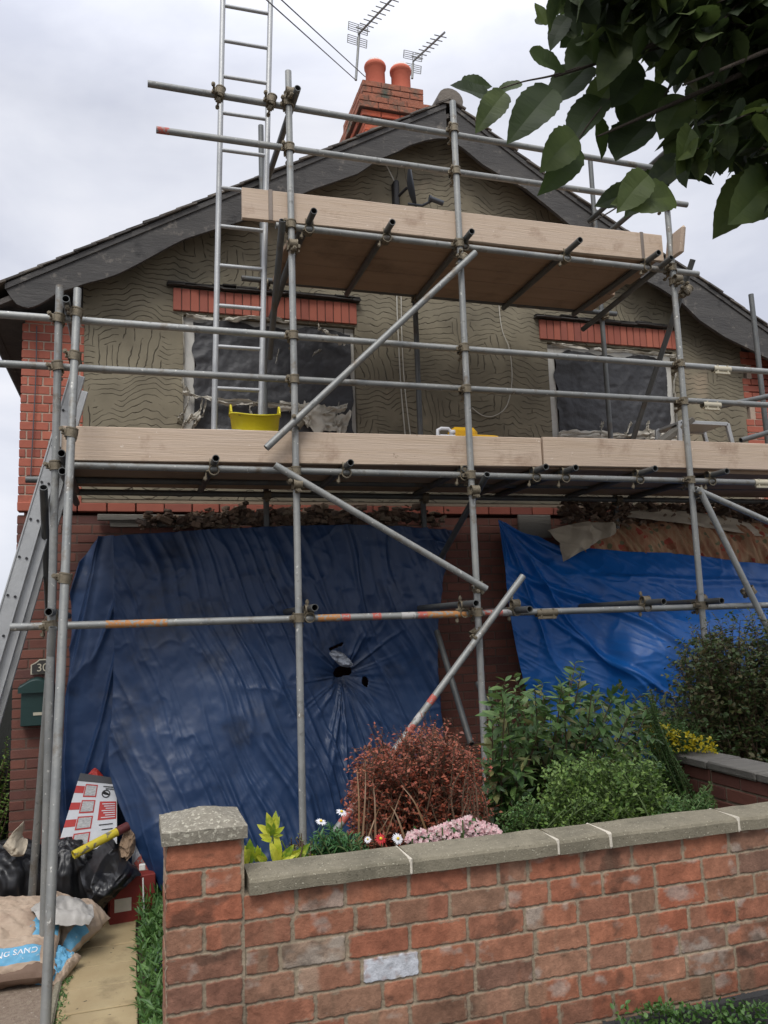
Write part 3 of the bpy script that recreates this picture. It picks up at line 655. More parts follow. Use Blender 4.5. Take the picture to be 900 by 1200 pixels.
U = np.linspace(-.5, .5, 12); wdt = .075*np.sin(np.linspace(.35, 2.9, 20))
G = np.array([[Pp[i]+np.array([wdt[i]*u*.7, -.03-.018*fbm(i*.4, u*6, 3), wdt[i]*u]) for u in U] for i in range(20)]); mb.grid(G); mb.build('silver_patch', m_silver, tarp1)
# bright blue tarp
rows = [[(583, 609, 6.82), (615, 628, 6.80), (650, 640, 6.74), (690, 643, 6.62), (740, 648, 6.50), (800, 650, 6.46), (850, 658, 6.46), (905, 664, 6.46), (990, 672, 6.5)],
        [(589, 660, 6.78), (620, 668, 6.72), (655, 676, 6.62), (695, 682, 6.50), (740, 682, 6.38), (800, 684, 6.32), (850, 690, 6.32), (905, 694, 6.34), (990, 700, 6.4)],
        [(596, 710, 6.74), (628, 712, 6.66), (662, 716, 6.54), (700, 718, 6.42), (742, 716, 6.28), (800, 716, 6.20), (850, 720, 6.2), (905, 722, 6.22), (990, 728, 6.3)],
        [(606, 765, 6.70), (638, 768, 6.60), (672, 768, 6.48), (708, 766, 6.34), (748, 764, 6.08), (800, 764, 5.98), (850, 768, 6.0), (905, 770, 6.04), (990, 776, 6.1)],
        [(618, 815, 6.66), (650, 820, 6.56), (682, 822, 6.44), (714, 822, 6.28), (752, 822, 6.04), (800, 825, 5.96), (850, 830, 5.98), (905, 832, 6.02), (990, 838, 6.1)],
        [(634, 870, 6.6), (664, 880, 6.5), (694, 884, 6.4), (722, 886, 6.26), (758, 890, 6.06), (802, 895, 5.98), (850, 900, 6.0), (905, 900, 6.04), (990, 905, 6.1)],
        [(650, 950, 6.6), (674, 960, 6.5), (702, 966, 6.4), (730, 970, 6.26), (766, 974, 6.06), (808, 980, 5.98), (850, 985, 6.0), (905, 990, 6.04), (990, 990, 6.1)]]
P = patch(tp(rows), 360, 280); n1 = normals_of(P); XX, ZZ = P[..., 0], P[..., 2]; sgn = np.sign(n1[..., 1].mean())
tl = at(583, 609, Y=6.8); a2 = np.arctan2(ZZ-tl[2], XX-tl[0]); r2 = np.hypot(ZZ-tl[2], XX-tl[0]); wp = .3*fbm(XX*1.8, ZZ*1.8, 4, 3)
D_ = .075*rdg(a2*5.2+wp*.5, r2*.7, 3)**2*np.clip(r2/.3, 0, 1)*np.exp(-(r2/2.2)**2)+.016*np.clip(1-np.abs(fbm(XX*2.2, ZZ*2.6, 7, 4)), 0, 1)**2+.03*rdg((XX*.4+ZZ+wp*.2)*4, XX*.8, 1)**2*np.clip((XX-3.8)/.6, 0, 1)*np.clip((2.25-ZZ)/.2, 0, 1)*np.clip((ZZ-1.6)/.2, 0, 1)+.003*fbm(XX*9, ZZ*9, 2, 3)+.009*rdg((XX+ZZ*1.2)*5, (XX-ZZ)*1.6, 2)**3+.004*rdg((XX*.7+ZZ*1.2)*15, (XX-ZZ)*2.5, 7)**3+.006*rdg(XX*5, ZZ*6, 9)**5+.055*np.exp(-((ZZ-(2.22-.62*(XX-3.15))-.04*np.sin(XX*5))/.035)**2)*np.clip((XX-3.2)/.3, 0, 1)*np.clip((4.7-XX)/.4, 0, 1)+.035*np.exp(-((ZZ-(2.05-.95*(XX-3.15)))/.03)**2)*np.clip((XX-3.2)/.3, 0, 1)+.03*np.exp(-((ZZ-1.98+.05*(XX-4))/.03)**2)*np.clip((XX-3.9)/.4, 0, 1)
P = P-n1*sgn*D_[..., None]
mb = MB(); mb.grid(P); tag(mb.build('tarpaulin', m_blue, solid=.003), 'bright blue tarpaulin draped over the right bay window behind the shrubs', 'tarpaulin')
# floral curtain bulging above the blue tarp
def floral():
    M = mat('floral curtain', rampc((156, 128, 96), (180, 152, 118), (160, 104, 78), (184, 156, 124)), 7, 6, .9, bump=.2, aniso=(2.4, 2.4, .6)); nt = M.node_tree; L = nt.links.new
    b = [n for n in nt.nodes if n.type == 'BSDF_PRINCIPLED'][0]; src = b.inputs['Base Color'].links[0].from_socket
    tc = N(nt, 'ShaderNodeTexCoord'); col = src
    for (sc, thr, c, rc) in ((7, .22, srgb(160, 60, 50), 0), (9, .16, srgb(104, 112, 84), 3), (5, .14, srgb(142, 84, 60), 7)):
        mp = N(nt, 'ShaderNodeMapping'); mp.inputs['Location'].default_value = (rc, rc, rc); L(tc.outputs['Object'], mp.inputs[0])
        v = N(nt, 'ShaderNodeTexVoronoi'); v.inputs['Scale'].default_value = sc; L(mp.outputs[0], v.inputs[0])
        nn = N(nt, 'ShaderNodeTexNoise'); nn.inputs['Scale'].default_value = 24; L(mp.outputs[0], nn.inputs[0]); ad = N(nt, 'ShaderNodeMath', operation='MULTIPLY_ADD'); L(nn.outputs[0], ad.inputs[0]); ad.inputs[1].default_value = .35; L(v.outputs['Distance'], ad.inputs[2])
        q = N(nt, 'ShaderNodeMapRange'); L(ad.outputs[0], q.inputs[0]); q.inputs[1].default_value = thr+.22; q.inputs[2].default_value = thr+.25; q.inputs[3].default_value = .85; q.inputs[4].default_value = 0
        m_ = N(nt, 'ShaderNodeMix', data_type='RGBA'); L(q.outputs[0], m_.inputs[0]); L(col, m_.inputs[6]); m_.inputs[7].default_value = c; col = m_.outputs[2]
    L(col, b.inputs['Base Color']); return M
rows = [[(668, 612, 6.84), (710, 606, 6.82), (760, 605, 6.82), (830, 608, 6.82), (905, 612, 6.84), (990, 616, 6.84)],
        [(662, 632, 6.74), (712, 626, 6.66), (762, 624, 6.60), (830, 626, 6.56), (905, 630, 6.56), (990, 636, 6.6)],
        [(664, 652, 6.72), (714, 650, 6.62), (764, 650, 6.54), (830, 652, 6.50), (905, 655, 6.50), (990, 662, 6.54)],
        [(668, 680, 6.74), (716, 680, 6.66), (766, 680, 6.6), (832, 684, 6.56), (905, 686, 6.54), (990, 690, 6.6)]]
P = patch(tp(rows), 300, 90); n1 = normals_of(P); XX, ZZ = P[..., 0], P[..., 2]; sgn = np.sign(n1[..., 1].mean())
D_ = .07*rdg((XX+.6*ZZ)*8, ZZ*2, 3)**1.4+.04*rdg((XX+.5*ZZ)*19, ZZ*3, 5)**1.4+.02*fbm(XX*3, ZZ*3, 1, 2)+.02*fbm(XX*5, ZZ*4, 8, 3)
P = P-n1*sgn*D_[..., None]; mb = MB(); mb.grid(P); tag(mb.build('curtain', floral(), solid=.004), 'red and cream floral curtain bunched over the top of the bright blue tarpaulin', 'curtain')
# cream cloth hanging over it
rows = [[(640, 622, 6.60), (672, 614, 6.56), (700, 612, 6.52), (719, 614, 6.5)], [(648, 630, 6.56), (676, 626, 6.48), (700, 622, 6.46), (719, 626, 6.46)], [(655, 640, 6.52), (676, 638, 6.40), (694, 632, 6.42), (704, 632, 6.44)], [(660, 658, 6.48), (668, 654, 6.38), (680, 646, 6.40), (690, 640, 6.42)]]
P = patch(tp(rows), 60, 60); XX, ZZ = P[..., 0], P[..., 2]; P[..., 1] -= .10*rdg((XX*.9-ZZ*.5)*7, ZZ*2, 3)**1.5+.04*rdg((XX*.5+ZZ)*11, XX*4, 6)**2+.02*fbm(XX*7, ZZ*7, 2, 3)
mb = MB(); mb.grid(P); tag(mb.build('hanging_cloth', m_cloth, solid=.004), 'dirty cream cloth hanging over the edge of the bright blue tarpaulin', 'cloth')
mb = MB(); p = at(626, 612, Y=6.86); mb.box((p[0], 6.86, p[2]-.04), (.34, .03, .22), bev=.006); tag(mb.build('white_board', m_wood_old), 'pale white panel showing above the bright blue tarpaulin beside the brick wall', 'panel')
mb = MB()
for i in range(900):
    px = random.uniform(655, 905); py = random.uniform(586, 612)-(abs(px-770)/40)+4
    p = at(px, py, Y=YF-.12-random.random()*.22); s_ = random.uniform(.01, .04)*random.choice([1, 1, 2])
    mb.box(p, (s_*2.0, s_, random.uniform(.008, .03)), R=Matrix.Rotation(random.uniform(-.8, .8), 3, 'Y')@Matrix.Rotation(random.uniform(0, 3), 3, 'Z')@Matrix.Rotation(random.uniform(-.6, .6), 3, 'X'), jit=s_*.12)
tag(mb.build('roofing_debris', m_rubble), 'dark torn felt and slate debris piled above the floral curtain', 'debris', kind='stuff')
rows = [[(740, 596, 6.62), (790, 598, 6.6), (850, 606, 6.6), (905, 622, 6.6)], [(735, 606, 6.55), (790, 612, 6.5), (850, 622, 6.48), (905, 630, 6.5)]]
P = patch(tp(rows), 60, 14); P[..., 1] -= .03*fbm(P[..., 0]*6, P[..., 2]*20, 1, 3); mb = MB(); mb.grid(P); tag(mb.build('torn_sheet', m_cloth, solid=.003), 'torn grey brown sheet lying over the debris above the floral curtain', 'sheet')

# ------------------------------------------------------------------ SCAFFOLDING
TR = .0242; YO, YR, YI = 5.40, 5.452, 6.64
sc = thing('scaffolding', (2.9, 5.9, -.3), 'tube and fitting scaffold with two timber decks in front of the gable', 'scaffolding')
def tubeo(name, p0, p1, m_=None, r=TR):
    mb = MB(); mb.tube(p0, p1, r, 16); return mb.build(name, m_ or m_galv, sc, normals=False)
XS = [None, 1.055, 2.355, 4.262]
s1t = at(70, 335, Y=YO); s1b = at(53.5, 1000, Y=YO); s1b = s1t+(s1b-s1t)*((s1t[2]+.3)/(s1t[2]-s1b[2])); s1b[1] = YO
tubeo('standard', s1b, s1t)
for X_s, zt in ((1.055, 5.70), (2.355, 5.68), (4.262, 5.35)): tubeo('standard', (X_s, YO, -.3), (X_s, YO, zt))
# inner standards
i1 = at(60.5, 780, Y=YI)[0]
XI = [i1, at(312, 590, Y=YI)[0], at(489, 420, Y=YI)[0], at(711, 450, Y=YI)[0]]
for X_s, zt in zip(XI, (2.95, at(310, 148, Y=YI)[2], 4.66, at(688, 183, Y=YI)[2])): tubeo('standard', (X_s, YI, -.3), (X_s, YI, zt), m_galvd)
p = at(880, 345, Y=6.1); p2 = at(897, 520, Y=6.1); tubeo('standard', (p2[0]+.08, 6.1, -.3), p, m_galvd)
# front raking tube on the left
ft = at(91, 339, Y=5.335); fb = at(52.5, 1198, Y=4.40); fb[2] = -.27
r2a = at(62, 735, Y=5.34); r2b = at(33.5, 1098, Z=-.28); tubeo('raker', r2b, r2a)
tubeo('raker', fb, ft, r=.0246)
# horizontal tubes
def hx(name, a, b, Y=YR, m_=None, ext=0):
    p, q_ = at(*a, Y=Y), at(*b, Y=Y); d = nrm(q_-p); tubeo(name, p, q_+d*ext, m_); return p, q_
hx('guard_rail', (-60, 364), (905, 436), ext=.8); hx('guard_rail', (-60, 423), (905, 475), ext=.8)
hx('guard_rail', (173, 98), (766, 197)); hx('guard_rail', (183, 152), (805, 240))
hx('ledger', (76, 545), (905, 566), ext=.9); hx('ledger', (12, 735), (905, 709), ext=.9); hx('ledger', (323, 264), (818, 321))
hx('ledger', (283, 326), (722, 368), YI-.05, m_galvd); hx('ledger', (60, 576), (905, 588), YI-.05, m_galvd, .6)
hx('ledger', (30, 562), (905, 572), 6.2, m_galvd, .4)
Zg1 = at(340, 396, Y=YR)[2]; Zg2 = at(340, 447, Y=YR)[2]; Zl = at(450, 556, Y=YR)[2]; Zlow = at(350, 724, Y=YR)[2]; Zu = at(560, 292, Y=YR)[2]; Zt1 = at(340, 126, Y=YR)[2]; Zt2 = at(345, 179, Y=YR)[2]
# transoms (front ends overhang the outer ledger)
low_tr = [at(px, py, Z=Zl+.05) for px, py in ((253, 537), (411, 542), (545, 549), (640, 547), (675, 548), (768, 549), (852, 552))]
up_tr = [at(px, py, Z=Zu+.05) for px, py in ((368, 247), (460, 260), (553, 271), (680, 281), (772, 296))]
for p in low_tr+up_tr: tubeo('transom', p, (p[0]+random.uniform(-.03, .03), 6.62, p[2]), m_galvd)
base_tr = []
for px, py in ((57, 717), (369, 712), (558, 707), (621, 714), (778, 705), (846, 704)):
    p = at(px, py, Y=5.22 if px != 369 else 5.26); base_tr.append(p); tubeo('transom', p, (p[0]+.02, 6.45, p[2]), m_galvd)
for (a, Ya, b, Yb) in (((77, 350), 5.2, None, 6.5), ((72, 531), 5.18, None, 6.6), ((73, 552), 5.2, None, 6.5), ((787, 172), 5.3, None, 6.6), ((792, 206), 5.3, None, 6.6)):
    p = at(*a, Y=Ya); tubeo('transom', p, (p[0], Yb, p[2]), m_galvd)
# braces
def br(a, Ya, b, Yb, m_=None): tubeo('brace', at(*a, Y=Ya), at(*b, Y=Yb), m_)
br((312, 525), 5.34, (557, 296), 5.34); br((322, 545), 5.34, (570, 690), 5.34); br((392, 975), 5.30, (613, 675), 5.34)
br((815, 573), 5.34, (960, 638), 5.30); br((819, 572), 5.33, (960, 860), 5.1); br((812, 304), 5.46, (740, 520), 6.42, m_galvd)
br((349, 103), 5.25, (312, 215), 6.40, m_galvd); br((331, 258), 5.34, (316, 420), 6.3, m_galvd); br((360, 245), 5.46, (318, 372), 6.4, m_galvd)
br((787, 302), 5.3, (683, 386), 6.5, m_galvd); br((512, 740), 6.42, (552, 872), 5.7, m_galvd); br((571, 556), 5.3, (516, 655), 6.5, m_galvd)
br((51, 571), 5.25, (57, 720), 6.4, m_galvd); br((835, 478), 5.9, (960, 452), 5.9, m_galvd); br((868, 516), 5.9, (960, 490), 5.9, m_galvd); br((640, 1000), 5.3, (560, 800), 6.2, m_galvd)
# paint bands
def band(p, q_, t0, t1, m_):
    mb = MB(); mb.tube(p+(q_-p)*t0, p+(q_-p)*t1, TR+.0006, 16, hollow=False); mb.build('paint_band', m_, sc, normals=False)
def bandpx(a, b, Y, m_): mb = MB(); mb.tube(at(*a, Y=Y), at(*b, Y=Y), TR+.0007, 16, hollow=False); mb.build('paint_band', m_, sc, normals=False)
ll = lambda x: 735-(x-12)*26/893
for x0, x1, m_ in ((124, 196, m_orange), (356, 470, m_orange), (400, 410, m_redp), (436, 446, m_redp), (470, 486, m_whp), (489, 500, m_redp), (500, 560, m_orange), (566, 588, m_redp), (588, 598, m_whp)):
    if (x0, x1) == (356, 470): x0, x1 = 372, 398
    bandpx((x0, ll(x0)), (x1, ll(x1)), YR, m_)
b3 = lambda t: (at(392, 975, Y=5.30), at(613, 675, Y=5.34))
A_, B_ = b3(0)
for t0, t1, m_ in ((.03, .10, m_redp), (.10, .16, m_whp), (.36, .39, m_redp), (.40, .43, m_whp), (.47, .50, m_redp)): band(A_, B_, t0, t1, m_)
A_, B_ = at(183, 152, Y=YR), at(805, 240, Y=YR); band(A_, B_, .001, .02, m_redp)
# couplers
def coupler_mesh():
    mb = MB()
    def clamp(c, ax, side):
        ax = np.array(ax, float); mb.tube(np.array(c)-ax*.024, np.array(c)+ax*.026, .034, 14, hollow=True)
        mb.tube(np.array(c)-ax*.030, np.array(c)-ax*.022, .037, 14, hollow=True); mb.tube(np.array(c)+ax*.022, np.array(c)+ax*.030, .037, 14, hollow=True)
        sd = np.array(side, float); p = np.array(c)+sd*.036
        perp = np.cross(ax, sd); mb.box(p, tuple(np.abs(ax)*.04+np.abs(sd)*.03+np.abs(perp)*.026), bev=.004)
        b0 = p-perp*.02+sd*.008; b1 = p+perp*.072+sd*.018; mb.tube(b0, b1, .0075, 8, hollow=False); mb.tube(b1-perp*.028, b1-perp*.008, .0145, 6, hollow=False); mb.box(p+sd*.006-perp*.022, tuple(np.abs(ax)*.03+np.abs(sd)*.034+np.abs(perp)*.016), bev=.003)
    clamp((0, 0, 0), (0, 0, 1), (-1, 0, 0)); clamp((0, .052, 0), (1, 0, 0), (0, 0, -1)); mb.box((0, .026, 0), (.04, .02, .04), bev=.004)
    return mb
cm = coupler_mesh(); cm.v = [v+np.array(wloc(sc)) for v in cm.v]
c0 = cm.build('coupler', m_coup, sc); first_c = True
def coup(p, R=None):
    global first_c
    if first_c: o = c0; first_c = False
    else: o = c0.copy(); COL.objects.link(o); o.parent = sc
    o.location = np.array(p)-wloc(sc)
    if R is not None: o.rotation_euler = R
def s1x(z): t = (z-s1b[2])/(s1t[2]-s1b[2]); return s1b[0]+(s1t[0]-s1b[0])*t
for z in (Zg1, Zg2, Zl, Zlow):
    coup((s1x(z), YO, z), (0, random.uniform(-.2, .2), 0))
for X_s in XS[1:]:
    for z in (Zg1, Zg2, Zl, Zlow, Zu, Zt1, Zt2):
        if z == Zt1 and X_s > 4: continue
        dz = {4.262: 1}.get(X_s, 0); coup((X_s, YO, z), (0, 0, 0))
coup((.56, YR-.052, at(260, 113, Y=YR)[2])); coup((.93, YR-.052, at(318, 122, Y=YR)[2]))
for X_s in XI[1:]: coup((X_s, YI, Zl+.03), (0, 0, math.pi)); coup((X_s, YI, Zu+.07), (0, 0, math.pi)) 
# front raker: fixed to rails
for px, py in ((89, 375), (86, 440), (80, 548), (75, 733)):
    t = (py-339)/(1198-339); p = ft+(fb-ft)*t; coup((p[0], p[1], p[2]))
for p in low_tr: coup((p[0], YR, Zl), (math.pi/2, 0, 0))
for p in up_tr: coup((p[0], YR, Zu), (math.pi/2, 0, 0))
for p in base_tr: coup((p[0], YR, Zlow), (math.pi/2, 0, 0))
for (px, py) in ((543, 303), (350, 496), (346, 560), (563, 688), (560, 742), (806, 340), (820, 575), (880, 692)):
    coup(tuple(at(px, py, Y=5.37)), (0, .7 if py < 560 else -.6, 0))
for X_s, z in ((1.055, Zu-.17), (1.055, Zl-.1), (4.262, Zu-.12), (2.355, Zl-.12), (1.055, Zt1+.05), (4.25, 5.05)): coup((X_s, YO, z), (0, 0, math.pi))
# sleeve couplers
for (px, py) in ((845, 433), (833, 475), (893, 566), (640, 718)):
    p = at(px, py, Y=YR); mb = MB(); mb.tube(p-np.array([.085, 0, 0]), p+np.array([.085, 0, 0]), .031, 14); mb.box(p+np.array([0, -.012, -.036]), (.15, .02, .022), bev=.004)
    for k in (-.05, .05): mb.tube(p+np.array([k, -.02, -.045]), p+np.array([k, -.02, .03]), .008, 8, hollow=False)
    mb.build('sleeve_coupler', m_sleeve if px != 640 else m_coup, sc)
# base plates
for x_, y_ in ((s1b[0], YO), (1.055, YO), (2.355, YO), (4.262, YO), (fb[0], fb[1])):
    mb = MB(); mb.box((x_, y_, -.287), (.15, .15, .01), bev=.002); mb.build('base_plate', m_galvd, sc)
# decks
def boards(x0, x1, z, y0, n_, joints, slack=.012):
    for i in range(n_):
        y = y0+.113+i*(.225+.004); xj = [x0+random.uniform(-slack, slack)]+joints+[x1+random.uniform(-slack*4, slack*4)]
        for a, b in zip(xj[:-1], xj[1:]):
            mb = MB(); mb.box(((a+b)/2, y, z+.019+random.uniform(0, .003)), (b-a-.01, .223, .038), bev=.004, jit=.001); mb.build('deck_board', m_deck, sc)
zd_lo = Zl+.05+TR+.001; zd_up = Zu+.05+TR+.001
boards(-.48, 6.5, zd_lo, 5.485, 5, [2.97]); boards(1.10, 4.20, zd_up, 5.485, 5, [])
def toe(x0, x1, z0, z1, y, h=.225):
    n_ = 60; mb = MB(); X = np.linspace(x0, x1, n_); Zb = np.linspace(z0, z1, n_)+.003*fbm(X*1.5, 0.0, x0, 2)
    wob = .004*fbm(X*1.2, 3.0, x0, 2); c_ = .004
    prof = [(0, c_), (0, h-c_), (c_, h), (.038-c_, h), (.038, h-c_), (.038, c_), (.038-c_, 0), (c_, 0)]
    mb.grid(np.array([[(x, y+a+w_, z+b) for x, z, w_ in zip(X, Zb, wob)] for a, b in prof]), smooth=False, wrapv=True)
    for k in (0, -1): mb.add([(X[k], y+a+wob[k], Zb[k]+b) for a, b in prof], [list(range(8))])
    return mb
yT = YR+TR+.004
yT = 5.428
pl, pr_ = at(75, 539, Y=yT), at(636, 547, Y=yT); toe(-.45, 2.955, pl[2], pr_[2], yT).build('toe_board', m_board, sc)
pl, pr_ = at(640, 546, Y=yT), at(895, 552, Y=yT); toe(2.972, 6.4, pl[2], pr_[2]+.02, yT-.006).build('toe_board', m_board, sc)
pl, pr_ = at(284, 255, Y=yT), at(778, 306, Y=yT); toe(pl[0], pr_[0], pl[2], pr_[2], yT, .232).build('toe_board', m_board, sc)
p = at(770, 292, Y=yT); mb = MB(); mb.box((4.28, 5.36, p[2]+.02), (.038, .42, .225), R=Matrix.Rotation(.25, 3, 'X')@Matrix.Rotation(-.35, 3, 'Z'), bev=.02); mb.build('toe_board', m_board, sc)
mb = MB(); pass
for (xx, z0) in ((at(317, 240, Y=yT)[0], at(317, 258, Y=yT)[2]), (at(753, 290, Y=yT)[0], at(753, 303, Y=yT)[2])):
    mb = MB(); mb.box((xx, yT+.018, z0+.116), (.03, .046, .236), bev=.002); mb.build('board_band', m_strap if xx > 2 else m_strap, sc)

# ------------------------------------------------------------------ LADDERS
lad = thing('ladder', (.75, 5.75, 2.775), 'tall pole ladder rising through the upper deck of the scaffold', 'ladder')
YL0, YL1 = 5.62, 5.80
La0, La1 = at(250, 512, Y=YL0), at(262, -40, Y=YL1); Ra0, Ra1 = at(304, 512, Y=YL0), at(318, -40, Y=YL1); La0[2] = Ra0[2] = zd_lo+.04
for a, b in ((La0, La1), (Ra0, Ra1)):
    mb = MB(); u = nrm(b-a); mb.tube(a, b, .021, 14); mb.build('stile', m_alu, lad, normals=False)
nr = 16; zr = [at(285, y_, Y=5.7)[2] for y_ in (1, 43, 86, 130, 174, 217, 261)]
z = zr[0]+.31
while z > zd_lo+.2:
    ta = (z-La0[2])/(La1[2]-La0[2]); tb = (z-Ra0[2])/(Ra1[2]-Ra0[2]); mb = MB(); mb.tube(La0+(La1-La0)*ta, Ra0+(Ra1-Ra0)*tb, .015, 10, hollow=False); mb.build('rung', m_alu, lad, normals=False); z -= .312
# aluminium extension ladder leaning at the left end
lad2 = thing('ladder', (-1.6, 5.75, -.28), 'wide aluminium extension ladder leaning up to the lower deck beside the left corner poles', 'ladder')
q0 = at(0, 745, Y=5.62); q1 = at(91, 440, Y=5.62); dl = nrm(q1-q0); foot = q0-dl*((q0[2]+.28)/dl[2])
for Yy in (5.62, 5.98):
    for off, w_ in ((0, .1), (.035, .075)):
        a = foot+np.array([off*2, Yy-5.62+off, 0]); b = q1+np.array([off*2, Yy-5.62+off, 0])
        if off: b = a+(b-a)*.86
        mid = (a+b)/2; Lg = np.linalg.norm(b-a); side = np.cross(dl, [0, 1, 0])
        R_ = np.array([side, [0, 1, 0], dl]).T
        mb = MB(); mb.box(mid, (w_, .028, Lg), R=R_, bev=.004)
        for s2 in (-1, 1): mb.box(mid+side*s2*(w_/2-.006)+np.array([0, -.010, 0]), (.010, .022, Lg-.01), R=R_, bev=.002)
        mb.build('stile', m_alu, lad2)
for i in range(int(np.linalg.norm(q1-foot)/.25)-1):
    c = foot+dl*(.25+i*.25); mb = MB(); mb.tube(c+np.array([.0, -.002, 0]), c+np.array([0, .375, 0]), .014, 10, hollow=False)
    side = np.cross(dl, [0, 1, 0])
    mb.build('rung', m_alu, lad2, normals=False)
    for s2 in (-.022, .022):
        mb = MB(); mb.tube(c+side*s2+np.array([0, -.022, 0]), c+side*s2+np.array([0, -.012, 0]), .0085, 10, hollow=False); mb.build('rung_hole_disc', m_ink, lad2, normals=False)  # black disc stands in for the shade inside a rung hole

# ------------------------------------------------------------------ THINGS ON THE LOWER DECK
ztop = zd_lo+.04
p = at(299, 505, Y=5.72); tr = thing('trug_bucket', (p[0], 5.72, ztop), 'yellow flexible trug bucket standing on the lower deck below the left window', 'bucket')
z1 = at(299, 489, Y=5.72)[2]; hh = z1-ztop; R0 = .165
mb = MB(); a = np.linspace(0, 2*math.pi, 40, endpoint=False)
prof = [(.001, .004), (.72, 0), (.74, .02), (.88, .5), (1.0, 1), (1.04, 1.0), (1.04, .97)]
G = [[(p[0]+R0*r*math.cos(t)*1.08, 5.72+R0*r*math.sin(t)*.9, ztop+hh*h_+(.02*math.cos(2*t)*h_)) for t in a] for r, h_ in prof]; mb.grid(G, wrap=True); mb.build('bucket_body', m_yellow, tr, solid=.004)
for sg in (-1, 1):
    mb = MB(); th_ = np.linspace(0, math.pi, 12); mb.path([(p[0]+sg*(R0*.98+.012)+.035*0, 5.72-.045+.09*t/math.pi, ztop+hh+.02+.06*math.sin(t)) for t in th_], .008); mb.build('handle', m_yellow, tr)
p = at(523, 510, Y=5.75); jug = thing('jerry_can', (p[0], 5.75, ztop), 'white plastic jug with a looped handle on the lower deck', 'jug')
zt = at(523, 503, Y=5.75)[2]
mb = MB(); bh = zt-.05-ztop; mb.box((p[0], 5.75, ztop+bh/2), (.17, .11, bh), bev=.025); mb.path([(p[0]-.072, 5.75, ztop+bh-.01), (p[0]-.07, 5.75, zt-.01), (p[0]-.04, 5.75, zt+.005), (p[0]+.02, 5.75, zt+.005), (p[0]+.05, 5.75, zt-.03), (p[0]+.05, 5.75, ztop+bh-.01)], .014)
mb.build('jug_body', m_jug, jug); mb = MB(); mb.lathe([(.02, 0), (.024, .0), (.024, .03), (.001, .032)], (p[0]+.052, 5.75, ztop+bh+.012), 14); mb.build('cap', m_jug, jug)
mb = MB(); mb.box((p[0]+.01, 5.693, ztop+bh*.72), (.10, .004, .05)); mb.build('label_print', m_purple, jug)
p = at(545, 505, Y=5.9); zt = at(545, 501, Y=5.9)[2]; mb = MB(); mb.box((p[0]-.01, 5.93, (ztop+zt)/2), (.23, .14, zt-ztop), bev=.035)
tag(mb.build('amber_tub', m_amber), 'amber plastic tub standing behind the white jug on the lower deck', 'tub')
p = at(556, 512, Y=5.72); zt = at(556, 512, Y=5.72)[2]; mb = MB(); G = [[(p[0]+.03+.15*r*math.copysign(abs(math.cos(t))**.5, math.cos(t)), 5.74+.09*r*math.copysign(abs(math.sin(t))**.5, math.sin(t)), ztop+(zt-ztop)*h_) for t in a] for r, h_ in ((.001, .02), (.8, 0), (.95, .9), (1.08, .92), (1.08, 1), (.93, 1), (.8, .1))]
mb.grid(G, wrap=True); tag(mb.build('amber_tray', m_amber), 'shallow amber tray beside the scaffold standard on the lower deck', 'tray')
# folding hop-up
Yh = 5.95; hu = thing('folding_platform', (at(808, 515, Y=Yh)[0], Yh, ztop), 'folding aluminium work platform with a red and white leg on the lower deck', 'work platform')
a_, b_ = at(796, 494, Y=Yh), at(848, 495, Y=Yh); b_ = at(852, 496, Y=Yh)
mb = MB(); mb.box(((a_[0]+b_[0])/2, Yh, a_[2]-.005), (b_[0]-a_[0], .03, .035), bev=.004); mb.box(((a_[0]+b_[0])/2, Yh+.32, a_[2]-.005), (b_[0]-a_[0], .03, .035), bev=.004); mb.box(((a_[0]+b_[0])/2, Yh+.16, a_[2]), (b_[0]-a_[0]-.02, .29, .02)); mb.build('platform_top', m_alu, hu)
for (xa, xb) in ((a_[0]+.0, a_[0]-.03), (b_[0], b_[0]+.10)):
    for yy in (Yh, Yh+.32):
        mb = MB(); top = np.array([xa, yy, a_[2]]); bot = np.array([xb, yy, ztop]); d = nrm(bot-top); sd = np.cross(d, [0, 1, 0]); Rm_ = np.array([sd, [0, 1, 0], d]).T
        mb.box((top+bot)/2, (.04, .03, np.linalg.norm(bot-top)), R=Rm_, bev=.004); lg = mb.build('leg', m_alu, hu)
        if xb > 3.9 and xb == b_[0]+.10:
            mb = MB()
            for t in (.45, .6, .75): mb.box(top+(bot-top)*t, (.042, .032, .035), R=Rm_); 
            mb.build('warning_sticker', m_redp, lg)
def text(body, size, m_, loc, R, parent=None, name='lettering', ext=.001, align='CENTER', fn=None, shear=0):
    c = bpy.data.curves.new(name, 'FONT'); c.body = body; c.size = size; c.align_x = align; c.align_y = 'CENTER'; c.extrude = ext; c.shear = shear
    o = bpy.data.objects.new(name, c); COL.objects.link(o); bpy.context.view_layer.update()
    dg = bpy.context.evaluated_depsgraph_get(); me = bpy.data.meshes.new_from_object(o.evaluated_get(dg)); bpy.data.objects.remove(o); bpy.data.curves.remove(c)
    V = np.array([v.co[:] for v in me.vertices]); F = [list(p_.vertices) for p_ in me.polygons]; bpy.data.meshes.remove(me)
    if fn: V = fn(V)
    else: V = V@np.array(R).T+np.array(loc)
    mb = MB(); mb.add(V, F); return mb.build(name, m_, parent)
RF = np.array([[1, 0, 0], [0, 0, -1], [0, 1, 0]])   # text plane facing the street (-Y)
# trestle board leaning at left of the platform
mb = MB(); A_, B_ = at(772, 520, Y=6.1), at(800, 498, Y=6.0); d = nrm(B_-A_); mb.box((A_+B_)/2, (np.linalg.norm(B_-A_)+.1, .2, .05), R=np.array([d, [0, 1, 0], np.cross(d, [0, 1, 0])]).T, bev=.005)
tag(mb.build('timber_offcut', m_wood_old), 'grey weathered board leaning on the folding platform below the right window', 'board')

